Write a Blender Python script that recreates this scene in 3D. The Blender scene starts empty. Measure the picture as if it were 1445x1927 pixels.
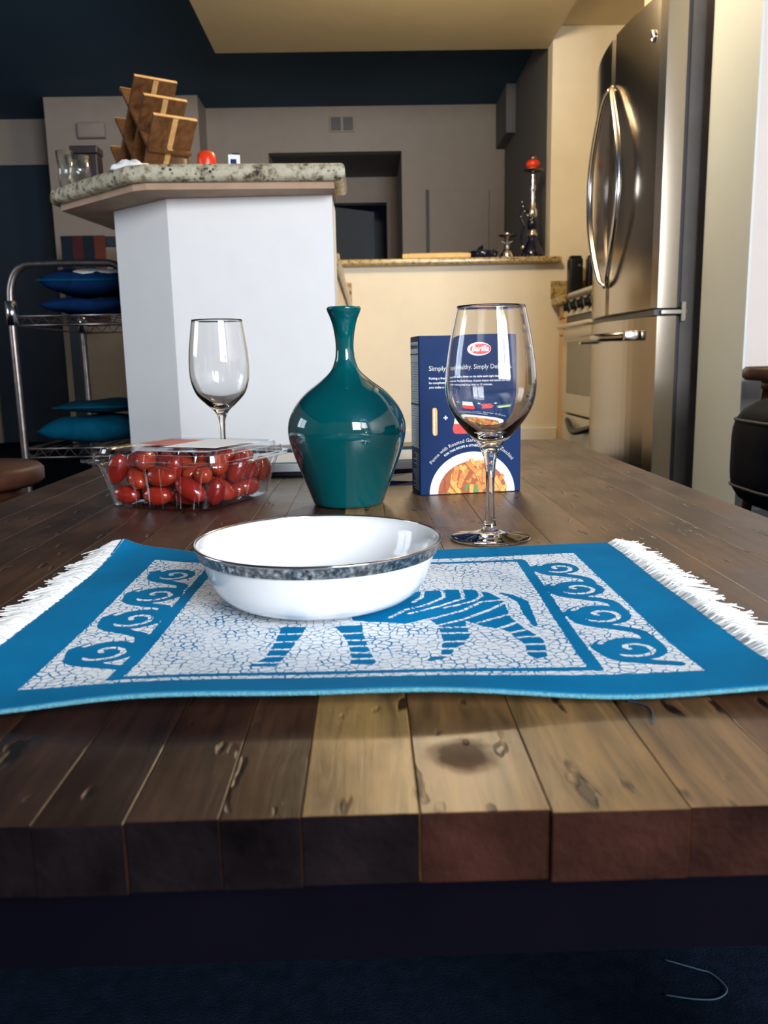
import bpy, bmesh, math, random
import numpy as np
from mathutils import Vector, Matrix

random.seed(7)
rng = np.random.default_rng(7)
scene = bpy.context.scene
col = scene.collection
PI = math.pi

# ------------------------------------------------------------------ camera
CAM_H, PITCH, YAW, ROLL, FPX = .57, math.radians(10.3), math.radians(1.0), .02, 1550.0
Fv = Vector((math.sin(YAW)*math.cos(PITCH), math.cos(YAW)*math.cos(PITCH), -math.sin(PITCH)))
R0 = Vector((math.cos(YAW), -math.sin(YAW), 0)); U0 = R0.cross(Fv)
Rv = R0*math.cos(ROLL) - U0*math.sin(ROLL); Uv = U0*math.cos(ROLL) + R0*math.sin(ROLL)
cd = bpy.data.cameras.new('camera'); cam = bpy.data.objects.new('camera', cd); col.objects.link(cam)
m = Matrix.Identity(4)
for i in range(3):
    m[i][0], m[i][1], m[i][2] = Rv[i], Uv[i], -Fv[i]
m[2][3] = CAM_H
cam.matrix_world = m
cd.sensor_fit = 'HORIZONTAL'; cd.sensor_width = 36; cd.lens = 36*FPX/1445
cd.clip_start = .02; cd.clip_end = 60
cd.dof.use_dof = True; cd.dof.focus_distance = .82; cd.dof.aperture_fstop = 19
scene.camera = cam

# ------------------------------------------------------------------ world, daylight, exposure
w = bpy.data.worlds.new('world'); scene.world = w; w.use_nodes = True
w.node_tree.nodes['Background'].inputs[0].default_value = (.55, .75, 1, 1)
w.node_tree.nodes['Background'].inputs[1].default_value = .6
vs = scene.view_settings
vs.view_transform = 'Standard'; vs.look = 'None'; vs.gamma = 1; vs.exposure = 0; vs.use_curve_mapping = False
cy = scene.cycles
cy.max_bounces = 10; cy.diffuse_bounces = 3; cy.glossy_bounces = 4; cy.transmission_bounces = 10; cy.transparent_max_bounces = 16

def area(name, loc, target, sx, sy, power, color):
    d = bpy.data.lights.new(name, 'AREA'); d.shape = 'RECTANGLE'; d.size = sx; d.size_y = sy
    d.energy = power; d.color = color
    o = bpy.data.objects.new(name, d); col.objects.link(o); o.location = loc
    o.rotation_euler = (Vector(target)-Vector(loc)).to_track_quat('-Z', 'Y').to_euler()
    return o
area('daylight_back_window', (1.6, -1.99, 1.55), (1.6, 0, 1.55), 2.0, 1.5, 280, (.93, .965, 1))
area('daylight_left_window', (-3.29, 1.5, 1.35), (0, 1.5, 1.35), 1.3, 1.1, 26, (.80, .90, 1))

# ------------------------------------------------------------------ materials
def newmat(name):
    mt = bpy.data.materials.new(name); mt.use_nodes = True
    nt = mt.node_tree
    return mt, nt, nt.nodes['Principled BSDF']
def N(nt, t, **kw):
    n = nt.nodes.new(t)
    for k, v in kw.items():
        if k.startswith('i_'):
            n.inputs[k[2:].replace('_', ' ')].default_value = v
        else: setattr(n, k, v)
    return n
def L(nt, a, b): nt.links.new(a, b)
def c4(c): return (*c, 1) if len(c) == 3 else c
def ramp(nt, stops, interp='LINEAR'):
    n = nt.nodes.new('ShaderNodeValToRGB'); n.color_ramp.interpolation = interp
    e = n.color_ramp.elements
    while len(e) < len(stops): e.new(.5)
    for k, (p, c) in enumerate(stops):
        e[k].position = p; e[k].color = c4(c)
    return n
def plain(name, color, rough=.5, metal=0, noise=0., nscale=12., bump=0., bscale=200., coat=0., spec=.5, trans=0., ior=1.45, sheen=0.):
    mt, nt, b = newmat(name)
    b.inputs['Base Color'].default_value = c4(color); b.inputs['Roughness'].default_value = rough
    b.inputs['Metallic'].default_value = metal; b.inputs['Coat Weight'].default_value = coat
    b.inputs['Coat Roughness'].default_value = .05
    b.inputs['Specular IOR Level'].default_value = spec; b.inputs['Transmission Weight'].default_value = trans
    b.inputs['IOR'].default_value = ior; b.inputs['Sheen Weight'].default_value = sheen
    tc = N(nt, 'ShaderNodeTexCoord')
    if noise:
        n = N(nt, 'ShaderNodeTexNoise', i_Scale=nscale, i_Detail=4.); L(nt, tc.outputs['Object'], n.inputs['Vector'])
        r = ramp(nt, [(.3, [x*(1-noise) for x in color]), (.7, [min(1, x*(1+noise)) for x in color])])
        L(nt, n.outputs['Fac'], r.inputs['Fac']); L(nt, r.outputs['Color'], b.inputs['Base Color'])
    if bump:
        n = N(nt, 'ShaderNodeTexNoise', i_Scale=bscale, i_Detail=3.); L(nt, tc.outputs['Object'], n.inputs['Vector'])
        bp = N(nt, 'ShaderNodeBump', i_Strength=bump, i_Distance=.002)
        L(nt, n.outputs['Fac'], bp.inputs['Height']); L(nt, bp.outputs['Normal'], b.inputs['Normal'])
    return mt

M = {}
M['wall_white'] = plain('white_paint', (.82, .82, .83), .6, bump=.12, bscale=260, noise=.015)
M['wall_cream'] = plain('cream_paint', (.80, .72, .57), .6, bump=.12, bscale=260, noise=.02)
M['wall_pink'] = plain('warm_white_paint', (.64, .57, .53), .6, bump=.12, bscale=260, noise=.02)
M['wall_taupe'] = plain('taupe_paint', (.30, .265, .24), .7, bump=.12, bscale=200, noise=.03)
M['wall_slate'] = plain('slate_paint', (.12, .12, .13), .7, bump=.1, bscale=200, noise=.03)
M['ceiling_dark'] = plain('dark_blue_ceiling_paint', (.014, .060, .125), .8, noise=.08, nscale=3, bump=.2, bscale=90)  # dimness of the room put into the ceiling colour
M['kit_ceiling'] = plain('cream_ceiling_paint', (.50, .42, .27), .7, noise=.03, nscale=5, bump=.2, bscale=90)
M['trim'] = plain('trim_paint', (.80, .74, .62), .4, noise=.01)
M['trim_cool'] = plain('pale_trim_paint', (.60, .645, .63), .45, noise=.01)  # baseboard paint, also the shaded tone of the partition's end face
M['door_dark'] = plain('dark_blue_door_paint', (.012, .028, .05), .5, noise=.05)
M['door_gray'] = plain('grey_door_paint', (.10, .105, .115), .5, noise=.04)
M['carpet'] = plain('blue_grey_carpet', (.0045, .008, .016), .95, spec=.02, noise=.25, nscale=60, bump=.7, bscale=400)  # shade below the table put into the carpet colour
M['black'] = plain('black_plastic', (.006, .007, .012), .35, noise=.1)
M['chrome'] = plain('chrome', (.75, .74, .74), .16, 1, noise=.05)
M['dull_chrome'] = plain('worn_chrome', (.26, .225, .22), .36, 1, noise=.25, nscale=40)
M['knob'] = plain('brass_knob', (.60, .38, .22), .25, 1, noise=.05)
M['glass'] = plain('clear_glass', (1, 1, 1), .0, trans=1, ior=1.5)
M['vase'] = plain('teal_glaze', (.0, .078, .090), .07, noise=.05, nscale=6, coat=.6, spec=.6)
M['china'] = plain('white_china', (.83, .84, .86), .12, coat=.5, noise=.005)
M['red_cup'] = plain('orange_red_plastic', (.75, .045, .012), .3, noise=.05)
M['paper'] = plain('white_paper', (.78, .80, .82), .6, noise=.02)
M['paper_red'] = plain('red_label_paper', (.62, .17, .13), .5, noise=.04)
M['ink_black'] = plain('black_ink', (.012, .014, .02), .6, noise=.05)
M['ink_dim'] = plain('grey_ink', (.10, .11, .13), .6, noise=.05)
M['ink_white'] = plain('white_ink', (.72, .73, .75), .5, noise=.02)
M['ink_grey'] = plain('silver_ink', (.50, .49, .47), .4, noise=.03)
M['ink_red'] = plain('red_ink', (.66, .022, .018), .4, noise=.03)
M['carton'] = plain('blue_carton', (.004, .022, .090), .5, noise=.08, nscale=14, spec=.12)
M['carton_side'] = plain('printed_carton_grey_blue', (.66, .74, .80), .45, noise=.08, nscale=30)
M['orange_print'] = plain('pasta_orange_print', (.60, .22, .04), .45, noise=.25, nscale=160)
M['orange_light'] = plain('pasta_yellow_print', (.70, .36, .085), .45, noise=.2, nscale=160)
M['orange_dark'] = plain('pasta_dark_print', (.36, .085, .02), .5, noise=.2, nscale=160)
M['green_print'] = plain('zucchini_print', (.10, .22, .05), .5, noise=.3, nscale=160)
M['green_pale'] = plain('pale_zucchini_print', (.55, .60, .30), .5, noise=.15, nscale=160)
M['leather'] = plain('dark_leather', (.005, .006, .010), .6, spec=.06, noise=.15, nscale=20, bump=.25, bscale=300)
M['stitch'] = plain('seam_thread', (.06, .055, .05), .6, noise=.1)
M['stool_wood'] = plain('dark_red_brown_wood', (.050, .018, .010), .5, noise=.4, nscale=14, spec=.25)
M['underlay'] = plain('underlay_board', (.42, .28, .19), .7, noise=.15, nscale=10)
M['cabinet'] = plain('peach_cabinet_paint', (.74, .46, .22), .45, noise=.03)
M['cabinet_pale'] = plain('cream_cabinet_paint', (.78, .64, .46), .45, noise=.02)
M['enamel'] = plain('cream_enamel', (.55, .51, .40), .3, noise=.02, coat=.3)
M['oven_glass'] = plain('grey_oven_glass', (.17, .165, .12), .15, noise=.03)
M['side_grey'] = plain('grey_textured_metal', (.17, .155, .15), .5, .0, bump=.5, bscale=330, noise=.12, nscale=9)
M['gasket'] = plain('grey_gasket', (.055, .055, .068), .5, noise=.05)
M['navy_cloth'] = plain('navy_cushion_cloth', (.003, .018, .075), .85, noise=.2, nscale=25, bump=.4, bscale=500, spec=.08)
M['teal_cloth'] = plain('teal_cushion_cloth', (.0, .062, .115), .85, noise=.2, nscale=25, bump=.4, bscale=500, spec=.08)
M['dark_teal_cloth'] = plain('dark_teal_cloth', (.002, .028, .048), .85, noise=.2, nscale=25, bump=.4, bscale=500, spec=.08)
M['pale_leaf'] = plain('pale_embroidery', (.50, .55, .52), .8, noise=.12, nscale=60)
M['stripe_red'] = plain('dark_red_stripe', (.06, .012, .018), .9, noise=.15)
M['stripe_rust'] = plain('rust_stripe', (.12, .028, .02), .9, noise=.15)
M['stripe_navy'] = plain('navy_stripe', (.003, .014, .03), .9, noise=.15)
M['tray_wood'] = plain('yellow_wood', (.72, .46, .15), .45, noise=.15, nscale=18)
M['cloth_white'] = plain('white_cloth', (.85, .86, .88), .8, noise=.02, bump=.5, bscale=90)
M['smoke_glass'] = plain('dark_blue_glass', (.006, .008, .03), .08, noise=.1, coat=.4)
M['green_leaf'] = plain('faded_green', (.12, .17, .10), .7, noise=.2)
M['dark_box'] = plain('dark_plum_brown', (.022, .014, .018), .5, noise=.2)
M['bulb'] = None

def emission(name, color, strength):
    mt = bpy.data.materials.new(name); mt.use_nodes = True; nt = mt.node_tree
    nt.nodes.remove(nt.nodes['Principled BSDF'])
    e = N(nt, 'ShaderNodeEmission', i_Color=c4(color), i_Strength=strength)
    L(nt, e.outputs[0], nt.nodes['Material Output'].inputs[0]); return mt
M['bulb'] = emission('warm_lamp_dome', (1, .74, .42), 5.0)

def steel():
    mt, nt, b = newmat('brushed_steel')
    b.inputs['Metallic'].default_value = 1; b.inputs['Roughness'].default_value = .27
    b.inputs['Base Color'].default_value = (.40, .355, .305, 1)
    tc = N(nt, 'ShaderNodeTexCoord'); mp = N(nt, 'ShaderNodeMapping'); mp.inputs['Scale'].default_value = (1, 1, 700)
    n = N(nt, 'ShaderNodeTexNoise', i_Scale=3., i_Detail=3.)
    L(nt, tc.outputs['Object'], mp.inputs['Vector']); L(nt, mp.outputs[0], n.inputs['Vector'])
    r = ramp(nt, [(.3, (.17,)*3), (.7, (.21,)*3)]); L(nt, n.outputs['Fac'], r.inputs['Fac']); L(nt, r.outputs[0], b.inputs['Roughness'])
    return mt
M['steel'] = steel()

def granite(name, base, mid, dark):
    mt, nt, b = newmat(name); b.inputs['Roughness'].default_value = .22
    tc = N(nt, 'ShaderNodeTexCoord')
    n1 = N(nt, 'ShaderNodeTexNoise', i_Scale=38., i_Detail=5., i_Roughness=.7); L(nt, tc.outputs['Object'], n1.inputs['Vector'])
    r1 = ramp(nt, [(.32, dark), (.41, mid), (.52, base), (.72, [min(1, x*1.2) for x in base])]); L(nt, n1.outputs['Fac'], r1.inputs['Fac'])
    v = N(nt, 'ShaderNodeTexVoronoi', i_Scale=75.); L(nt, tc.outputs['Object'], v.inputs['Vector'])
    n2 = N(nt, 'ShaderNodeTexNoise', i_Scale=13., i_Detail=3.); L(nt, tc.outputs['Object'], n2.inputs['Vector'])
    r2 = ramp(nt, [(.50, (0, 0, 0)), (.60, (1, 1, 1))]); L(nt, n2.outputs['Fac'], r2.inputs['Fac'])
    r3 = ramp(nt, [(.22, (1, 1, 1)), (.34, (0, 0, 0))]); L(nt, v.outputs['Distance'], r3.inputs['Fac'])
    mu = N(nt, 'ShaderNodeMath', operation='MULTIPLY'); L(nt, r2.outputs[0], mu.inputs[0]); L(nt, r3.outputs[0], mu.inputs[1])
    mx = N(nt, 'ShaderNodeMixRGB'); mx.inputs[2].default_value = c4(dark)
    L(nt, mu.outputs[0], mx.inputs[0]); L(nt, r1.outputs[0], mx.inputs[1]); L(nt, mx.outputs[0], b.inputs['Base Color'])
    return mt
M['granite'] = granite('speckled_granite', (.50, .46, .345), (.25, .20, .13), (.03, .028, .024))
M['granite_gold'] = granite('golden_granite', (.46, .34, .15), (.24, .16, .06), (.03, .022, .015))

def table_wood():
    mt, nt, b = newmat('distressed_stained_wood')
    geo = N(nt, 'ShaderNodeNewGeometry'); oi = N(nt, 'ShaderNodeObjectInfo')
    add = N(nt, 'ShaderNodeVectorMath', operation='ADD')
    cmb = N(nt, 'ShaderNodeCombineXYZ'); L(nt, oi.outputs['Random'], cmb.inputs[2])
    mul = N(nt, 'ShaderNodeVectorMath', operation='SCALE'); mul.inputs['Scale'].default_value = 9
    L(nt, cmb.outputs[0], mul.inputs[0]); L(nt, geo.outputs['Position'], add.inputs[0]); L(nt, mul.outputs[0], add.inputs[1])
    mp = N(nt, 'ShaderNodeMapping'); mp.inputs['Scale'].default_value = (60, 5, 20); L(nt, add.outputs[0], mp.inputs['Vector'])
    n1 = N(nt, 'ShaderNodeTexNoise', i_Scale=1.6, i_Detail=6., i_Roughness=.65, i_Distortion=.6); L(nt, mp.outputs[0], n1.inputs['Vector'])
    r1 = ramp(nt, [(.25, (.22, .20, .20)), (.5, (.75, .72, .70)), (.75, (1.25, 1.15, 1.0))]); L(nt, n1.outputs['Fac'], r1.inputs['Fac'])
    # big blotches of stain
    n2 = N(nt, 'ShaderNodeTexNoise', i_Scale=9., i_Detail=3.); L(nt, add.outputs[0], n2.inputs['Vector'])
    r2 = ramp(nt, [(.36, (.50, .44, .42)), (.62, (1.08, 1.03, .96))]); L(nt, n2.outputs['Fac'], r2.inputs['Fac'])
    m1 = N(nt, 'ShaderNodeMixRGB', blend_type='MULTIPLY'); m1.inputs[0].default_value = 1
    L(nt, oi.outputs['Color'], m1.inputs[1]); L(nt, r1.outputs[0], m1.inputs[2])
    m2 = N(nt, 'ShaderNodeMixRGB', blend_type='MULTIPLY'); m2.inputs[0].default_value = 1
    L(nt, m1.outputs[0], m2.inputs[1]); L(nt, r2.outputs[0], m2.inputs[2])
    # knot
    sub = N(nt, 'ShaderNodeVectorMath', operation='SUBTRACT'); sub.inputs[1].default_value = (.0400, .3460, .395); L(nt, geo.outputs['Position'], sub.inputs[0])
    sc = N(nt, 'ShaderNodeVectorMath', operation='MULTIPLY'); sc.inputs[1].default_value = (1, .95, .2); L(nt, sub.outputs[0], sc.inputs[0])
    nk = N(nt, 'ShaderNodeTexNoise', i_Scale=70., i_Detail=3.); L(nt, geo.outputs['Position'], nk.inputs['Vector'])
    ln = N(nt, 'ShaderNodeVectorMath', operation='LENGTH'); L(nt, sc.outputs[0], ln.inputs[0])
    ma = N(nt, 'ShaderNodeMath', operation='MULTIPLY_ADD'); ma.inputs[1].default_value = .012; L(nt, nk.outputs['Fac'], ma.inputs[0]); L(nt, ln.outputs['Value'], ma.inputs[2])
    rk = ramp(nt, [(.0, (.12, .06, .04)), (.0155, (.20, .085, .045)), (.0185, (.45, .26, .13)), (.024, (1, 1, 1))])
    L(nt, ma.outputs[0], rk.inputs['Fac'])
    m3 = N(nt, 'ShaderNodeMixRGB', blend_type='MULTIPLY'); m3.inputs[0].default_value = 1
    L(nt, m2.outputs[0], m3.inputs[1]); L(nt, rk.outputs[0], m3.inputs[2])
    sp_ = N(nt, 'ShaderNodeMath', operation='MULTIPLY'); sp_.inputs[1].default_value = .42; L(nt, rk.outputs[0], sp_.inputs[0]); L(nt, sp_.outputs[0], b.inputs['Specular IOR Level'])
    sp2 = N(nt, 'ShaderNodeMath', operation='MULTIPLY'); sp2.inputs[1].default_value = .18; L(nt, rk.outputs[0], sp2.inputs[0]); L(nt, sp2.outputs[0], b.inputs['Coat Weight'])
    # worm holes and chips: dark pits
    mp2 = N(nt, 'ShaderNodeMapping'); mp2.inputs['Scale'].default_value = (95, 30, 60); L(nt, add.outputs[0], mp2.inputs['Vector'])
    n3 = N(nt, 'ShaderNodeTexNoise', i_Scale=.8, i_Detail=2.); L(nt, mp2.outputs[0], n3.inputs['Vector'])
    r3 = ramp(nt, [(.665, (1, 1, 1)), (.71, (.14, .11, .10))]); L(nt, n3.outputs['Fac'], r3.inputs['Fac'])
    m4 = N(nt, 'ShaderNodeMixRGB', blend_type='MULTIPLY'); m4.inputs[0].default_value = 1
    L(nt, m3.outputs[0], m4.inputs[1]); L(nt, r3.outputs[0], m4.inputs[2]); L(nt, m4.outputs[0], b.inputs['Base Color'])
    b.inputs['Roughness'].default_value = .30; b.inputs['Coat Weight'].default_value = .30; b.inputs['Coat Roughness'].default_value = .30
    rr = ramp(nt, [(.3, (.34,)*3), (.7, (.50,)*3)]); L(nt, n2.outputs['Fac'], rr.inputs['Fac']); L(nt, rr.outputs[0], b.inputs['Roughness'])
    # relief
    r4 = ramp(nt, [(.645, (1, 1, 1)), (.72, (0, 0, 0))]); L(nt, n3.outputs['Fac'], r4.inputs['Fac'])
    n5 = N(nt, 'ShaderNodeTexNoise', i_Scale=26., i_Detail=2.); L(nt, add.outputs[0], n5.inputs['Vector'])
    ad = N(nt, 'ShaderNodeMath', operation='MULTIPLY_ADD'); ad.inputs[1].default_value = .35; L(nt, n1.outputs['Fac'], ad.inputs[0]); L(nt, r4.outputs[0], ad.inputs[2])
    ad2 = N(nt, 'ShaderNodeMath', operation='MULTIPLY_ADD'); ad2.inputs[1].default_value = 1.2; L(nt, n5.outputs['Fac'], ad2.inputs[0]); L(nt, ad.outputs[0], ad2.inputs[2])
    bp = N(nt, 'ShaderNodeBump', i_Strength=.5, i_Distance=.0018); L(nt, ad2.outputs[0], bp.inputs['Height'])
    L(nt, bp.outputs[0], b.inputs['Normal'])
    return mt
M['table'] = table_wood()

def rack_wood(name, base, dark):
    mt, nt, b = newmat(name); b.inputs['Roughness'].default_value = .45
    tc = N(nt, 'ShaderNodeTexCoord'); mp = N(nt, 'ShaderNodeMapping'); mp.inputs['Scale'].default_value = (45, 60, 5)
    n = N(nt, 'ShaderNodeTexNoise', i_Scale=1.2, i_Detail=4.); L(nt, tc.outputs['Object'], mp.inputs[0]); L(nt, mp.outputs[0], n.inputs['Vector'])
    r = ramp(nt, [(.3, dark), (.7, base)]); L(nt, n.outputs['Fac'], r.inputs['Fac']); L(nt, r.outputs[0], b.inputs['Base Color'])
    return mt
M['rack'] = rack_wood('acacia_wood', (.19, .085, .03), (.085, .034, .014))
M['rack_light'] = rack_wood('light_bamboo', (.78, .50, .22), (.60, .34, .13))

def mat_weave():
    mt, nt, b = newmat('woven_blue_and_white_cotton'); b.inputs['Roughness'].default_value = .9; b.inputs['Specular IOR Level'].default_value = .06
    at = N(nt, 'ShaderNodeAttribute', attribute_name='pattern')
    tc = N(nt, 'ShaderNodeTexCoord')
    nz = N(nt, 'ShaderNodeTexNoise', i_Scale=220., i_Detail=2.); L(nt, tc.outputs['Object'], nz.inputs['Vector'])
    mixv = N(nt, 'ShaderNodeMixRGB'); mixv.inputs[0].default_value = .004; L(nt, tc.outputs['Object'], mixv.inputs[1]); L(nt, nz.outputs['Color'], mixv.inputs[2])
    mp = N(nt, 'ShaderNodeMapping'); mp.inputs['Scale'].default_value = (165, 165, 0); L(nt, mixv.outputs[0], mp.inputs[0])
    vo = N(nt, 'ShaderNodeTexVoronoi', feature='DISTANCE_TO_EDGE', voronoi_dimensions='2D', i_Scale=1.); L(nt, mp.outputs[0], vo.inputs['Vector'])
    # crack width varies
    nw = N(nt, 'ShaderNodeTexNoise', i_Scale=45., i_Detail=2.); L(nt, tc.outputs['Object'], nw.inputs['Vector'])
    thr = N(nt, 'ShaderNodeMapRange'); thr.inputs['From Min'].default_value = .3; thr.inputs['From Max'].default_value = .7
    thr.inputs['To Min'].default_value = .012; thr.inputs['To Max'].default_value = .10; L(nt, nw.outputs['Fac'], thr.inputs['Value'])
    g1 = N(nt, 'ShaderNodeMath', operation='GREATER_THAN'); L(nt, vo.outputs['Distance'], g1.inputs[0]); L(nt, thr.outputs[0], g1.inputs[1])
    # ragged edge of the motif
    rg = N(nt, 'ShaderNodeMath', operation='MULTIPLY_ADD'); rg.inputs[1].default_value = .0022
    sb = N(nt, 'ShaderNodeMath', operation='SUBTRACT'); sb.inputs[1].default_value = .5; L(nt, nz.outputs['Fac'], sb.inputs[0]); L(nt, sb.outputs[0], rg.inputs[0]); L(nt, at.outputs['Fac'], rg.inputs[2])
    g2 = N(nt, 'ShaderNodeMath', operation='GREATER_THAN'); L(nt, rg.outputs[0], g2.inputs[0]); g2.inputs[1].default_value = 0
    wh = N(nt, 'ShaderNodeMath', operation='MULTIPLY'); L(nt, g1.outputs[0], wh.inputs[0]); L(nt, g2.outputs[0], wh.inputs[1])
    nb = N(nt, 'ShaderNodeTexNoise', i_Scale=18., i_Detail=5.); L(nt, tc.outputs['Object'], nb.inputs['Vector'])
    rb = ramp(nt, [(.3, (.0, .145, .33)), (.7, (.0, .190, .42))]); L(nt, nb.outputs['Fac'], rb.inputs['Fac'])
    rw = ramp(nt, [(.3, (.72, .76, .80)), (.7, (.86, .88, .90))]); L(nt, nz.outputs['Fac'], rw.inputs['Fac'])
    mx = N(nt, 'ShaderNodeMixRGB'); L(nt, wh.outputs[0], mx.inputs[0]); L(nt, rb.outputs[0], mx.inputs[1]); L(nt, rw.outputs[0], mx.inputs[2])
    L(nt, mx.outputs[0], b.inputs['Base Color'])
    wv = N(nt, 'ShaderNodeTexWave', i_Scale=420., i_Distortion=1.5); L(nt, tc.outputs['Object'], wv.inputs['Vector'])
    hh = N(nt, 'ShaderNodeMath', operation='MULTIPLY_ADD'); hh.inputs[1].default_value = .35; L(nt, wv.outputs['Fac'], hh.inputs[0]); L(nt, wh.outputs[0], hh.inputs[2])
    bp = N(nt, 'ShaderNodeBump', i_Strength=.5, i_Distance=.0005); L(nt, hh.outputs[0], bp.inputs['Height']); L(nt, bp.outputs[0], b.inputs['Normal'])
    return mt
M['mat'] = mat_weave()
M['hem'] = plain('pale_teal_thread', (.08, .27, .35), .9, noise=.2, nscale=300, bump=.6, bscale=600)
M['fringe'] = plain('white_cotton_yarn', (.80, .80, .79), .9, noise=.06, nscale=90)
M['thread'] = plain('dark_blue_thread', (.02, .06, .10), .8, noise=.1)

def embossed():
    mt, nt, b = newmat('embossed_platinum_band'); b.inputs['Metallic'].default_value = 1; b.inputs['Roughness'].default_value = .22
    tc = N(nt, 'ShaderNodeTexCoord')
    v = N(nt, 'ShaderNodeTexVoronoi', i_Scale=330.); L(nt, tc.outputs['Object'], v.inputs['Vector'])
    n = N(nt, 'ShaderNodeTexNoise', i_Scale=230., i_Detail=3.); L(nt, tc.outputs['Object'], n.inputs['Vector'])
    r = ramp(nt, [(.40, (.14, .14, .14)), (.52, (.33, .33, .32)), (.64, (.70, .69, .62))]); L(nt, n.outputs['Fac'], r.inputs['Fac']); L(nt, r.outputs[0], b.inputs['Base Color'])
    bp = N(nt, 'ShaderNodeBump', i_Strength=.8, i_Distance=.001); L(nt, v.outputs['Distance'], bp.inputs['Height']); L(nt, bp.outputs[0], b.inputs['Normal'])
    return mt
M['emboss'] = embossed()
M['platinum'] = plain('platinum_rim', (.50, .46, .43), .12, 1, noise=.08, nscale=30)

def tomato():
    mt, nt, b = newmat('tomato_skin'); b.inputs['Roughness'].default_value = .16; b.inputs['Coat Weight'].default_value = .5; b.inputs['Coat Roughness'].default_value = .06
    b.inputs['Subsurface Weight'].default_value = .0
    oi = N(nt, 'ShaderNodeObjectInfo'); r = ramp(nt, [(0, (.27, .010, .008)), (.5, (.37, .020, .010)), (1, (.50, .055, .016))])
    L(nt, oi.outputs['Random'], r.inputs['Fac'])
    tc = N(nt, 'ShaderNodeTexCoord'); n = N(nt, 'ShaderNodeTexNoise', i_Scale=60., i_Detail=2.); L(nt, tc.outputs['Object'], n.inputs['Vector'])
    mx = N(nt, 'ShaderNodeMixRGB', blend_type='MULTIPLY'); mx.inputs[0].default_value = .35; L(nt, r.outputs[0], mx.inputs[1]); L(nt, n.outputs['Color'], mx.inputs[2])
    L(nt, mx.outputs[0], b.inputs['Base Color']); return mt
M['tomato'] = tomato()

def clear_plastic():
    mt = bpy.data.materials.new('clear_thin_plastic'); mt.use_nodes = True; nt = mt.node_tree
    nt.nodes.remove(nt.nodes['Principled BSDF'])
    tr = N(nt, 'ShaderNodeBsdfTransparent', i_Color=(.95, .965, .975, 1)); gl = N(nt, 'ShaderNodeBsdfGlossy', i_Roughness=.06)
    gl.inputs['Color'].default_value = (.9, .95, 1, 1)
    tc = N(nt, 'ShaderNodeTexCoord'); n = N(nt, 'ShaderNodeTexNoise', i_Scale=35., i_Detail=2.); L(nt, tc.outputs['Object'], n.inputs['Vector'])
    bp = N(nt, 'ShaderNodeBump', i_Strength=.4, i_Distance=.003); L(nt, n.outputs['Fac'], bp.inputs['Height']); L(nt, bp.outputs[0], gl.inputs['Normal'])
    fr0 = N(nt, 'ShaderNodeLayerWeight', i_Blend=.5); L(nt, bp.outputs[0], fr0.inputs['Normal'])
    fr = N(nt, 'ShaderNodeMath', operation='POWER'); fr.inputs[1].default_value = 3.2; L(nt, fr0.outputs['Facing'], fr.inputs[0])
    mu = N(nt, 'ShaderNodeMath', operation='MULTIPLY_ADD'); mu.inputs[1].default_value = .85; mu.inputs[2].default_value = .085; mu.use_clamp = True; L(nt, fr.outputs[0], mu.inputs[0])
    mx = N(nt, 'ShaderNodeMixShader'); L(nt, mu.outputs[0], mx.inputs[0]); L(nt, tr.outputs[0], mx.inputs[1]); L(nt, gl.outputs[0], mx.inputs[2])
    L(nt, mx.outputs[0], nt.nodes['Material Output'].inputs[0]); return mt
M['plastic'] = clear_plastic()
M['thin_glass'] = M['plastic']
M['end_grain'] = plain('dark_stained_end_grain', (.006, .004, .005), .8, noise=.7, nscale=24, bump=.6, bscale=160, spec=.04)  # stained end grain, with the front-face shade put into the colour
M['end_grain_red'] = plain('red_brown_end_grain', (.024, .0085, .006), .7, noise=.75, nscale=20, bump=.6, bscale=160, spec=.06)  # redder end grain, darkened by the same painted-in front shade
M['apron'] = plain('black_brown_stain', (.0018, .0016, .0045), .8, noise=.2, spec=.04)  # apron and leg wood, under-table shade put into its colour

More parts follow.
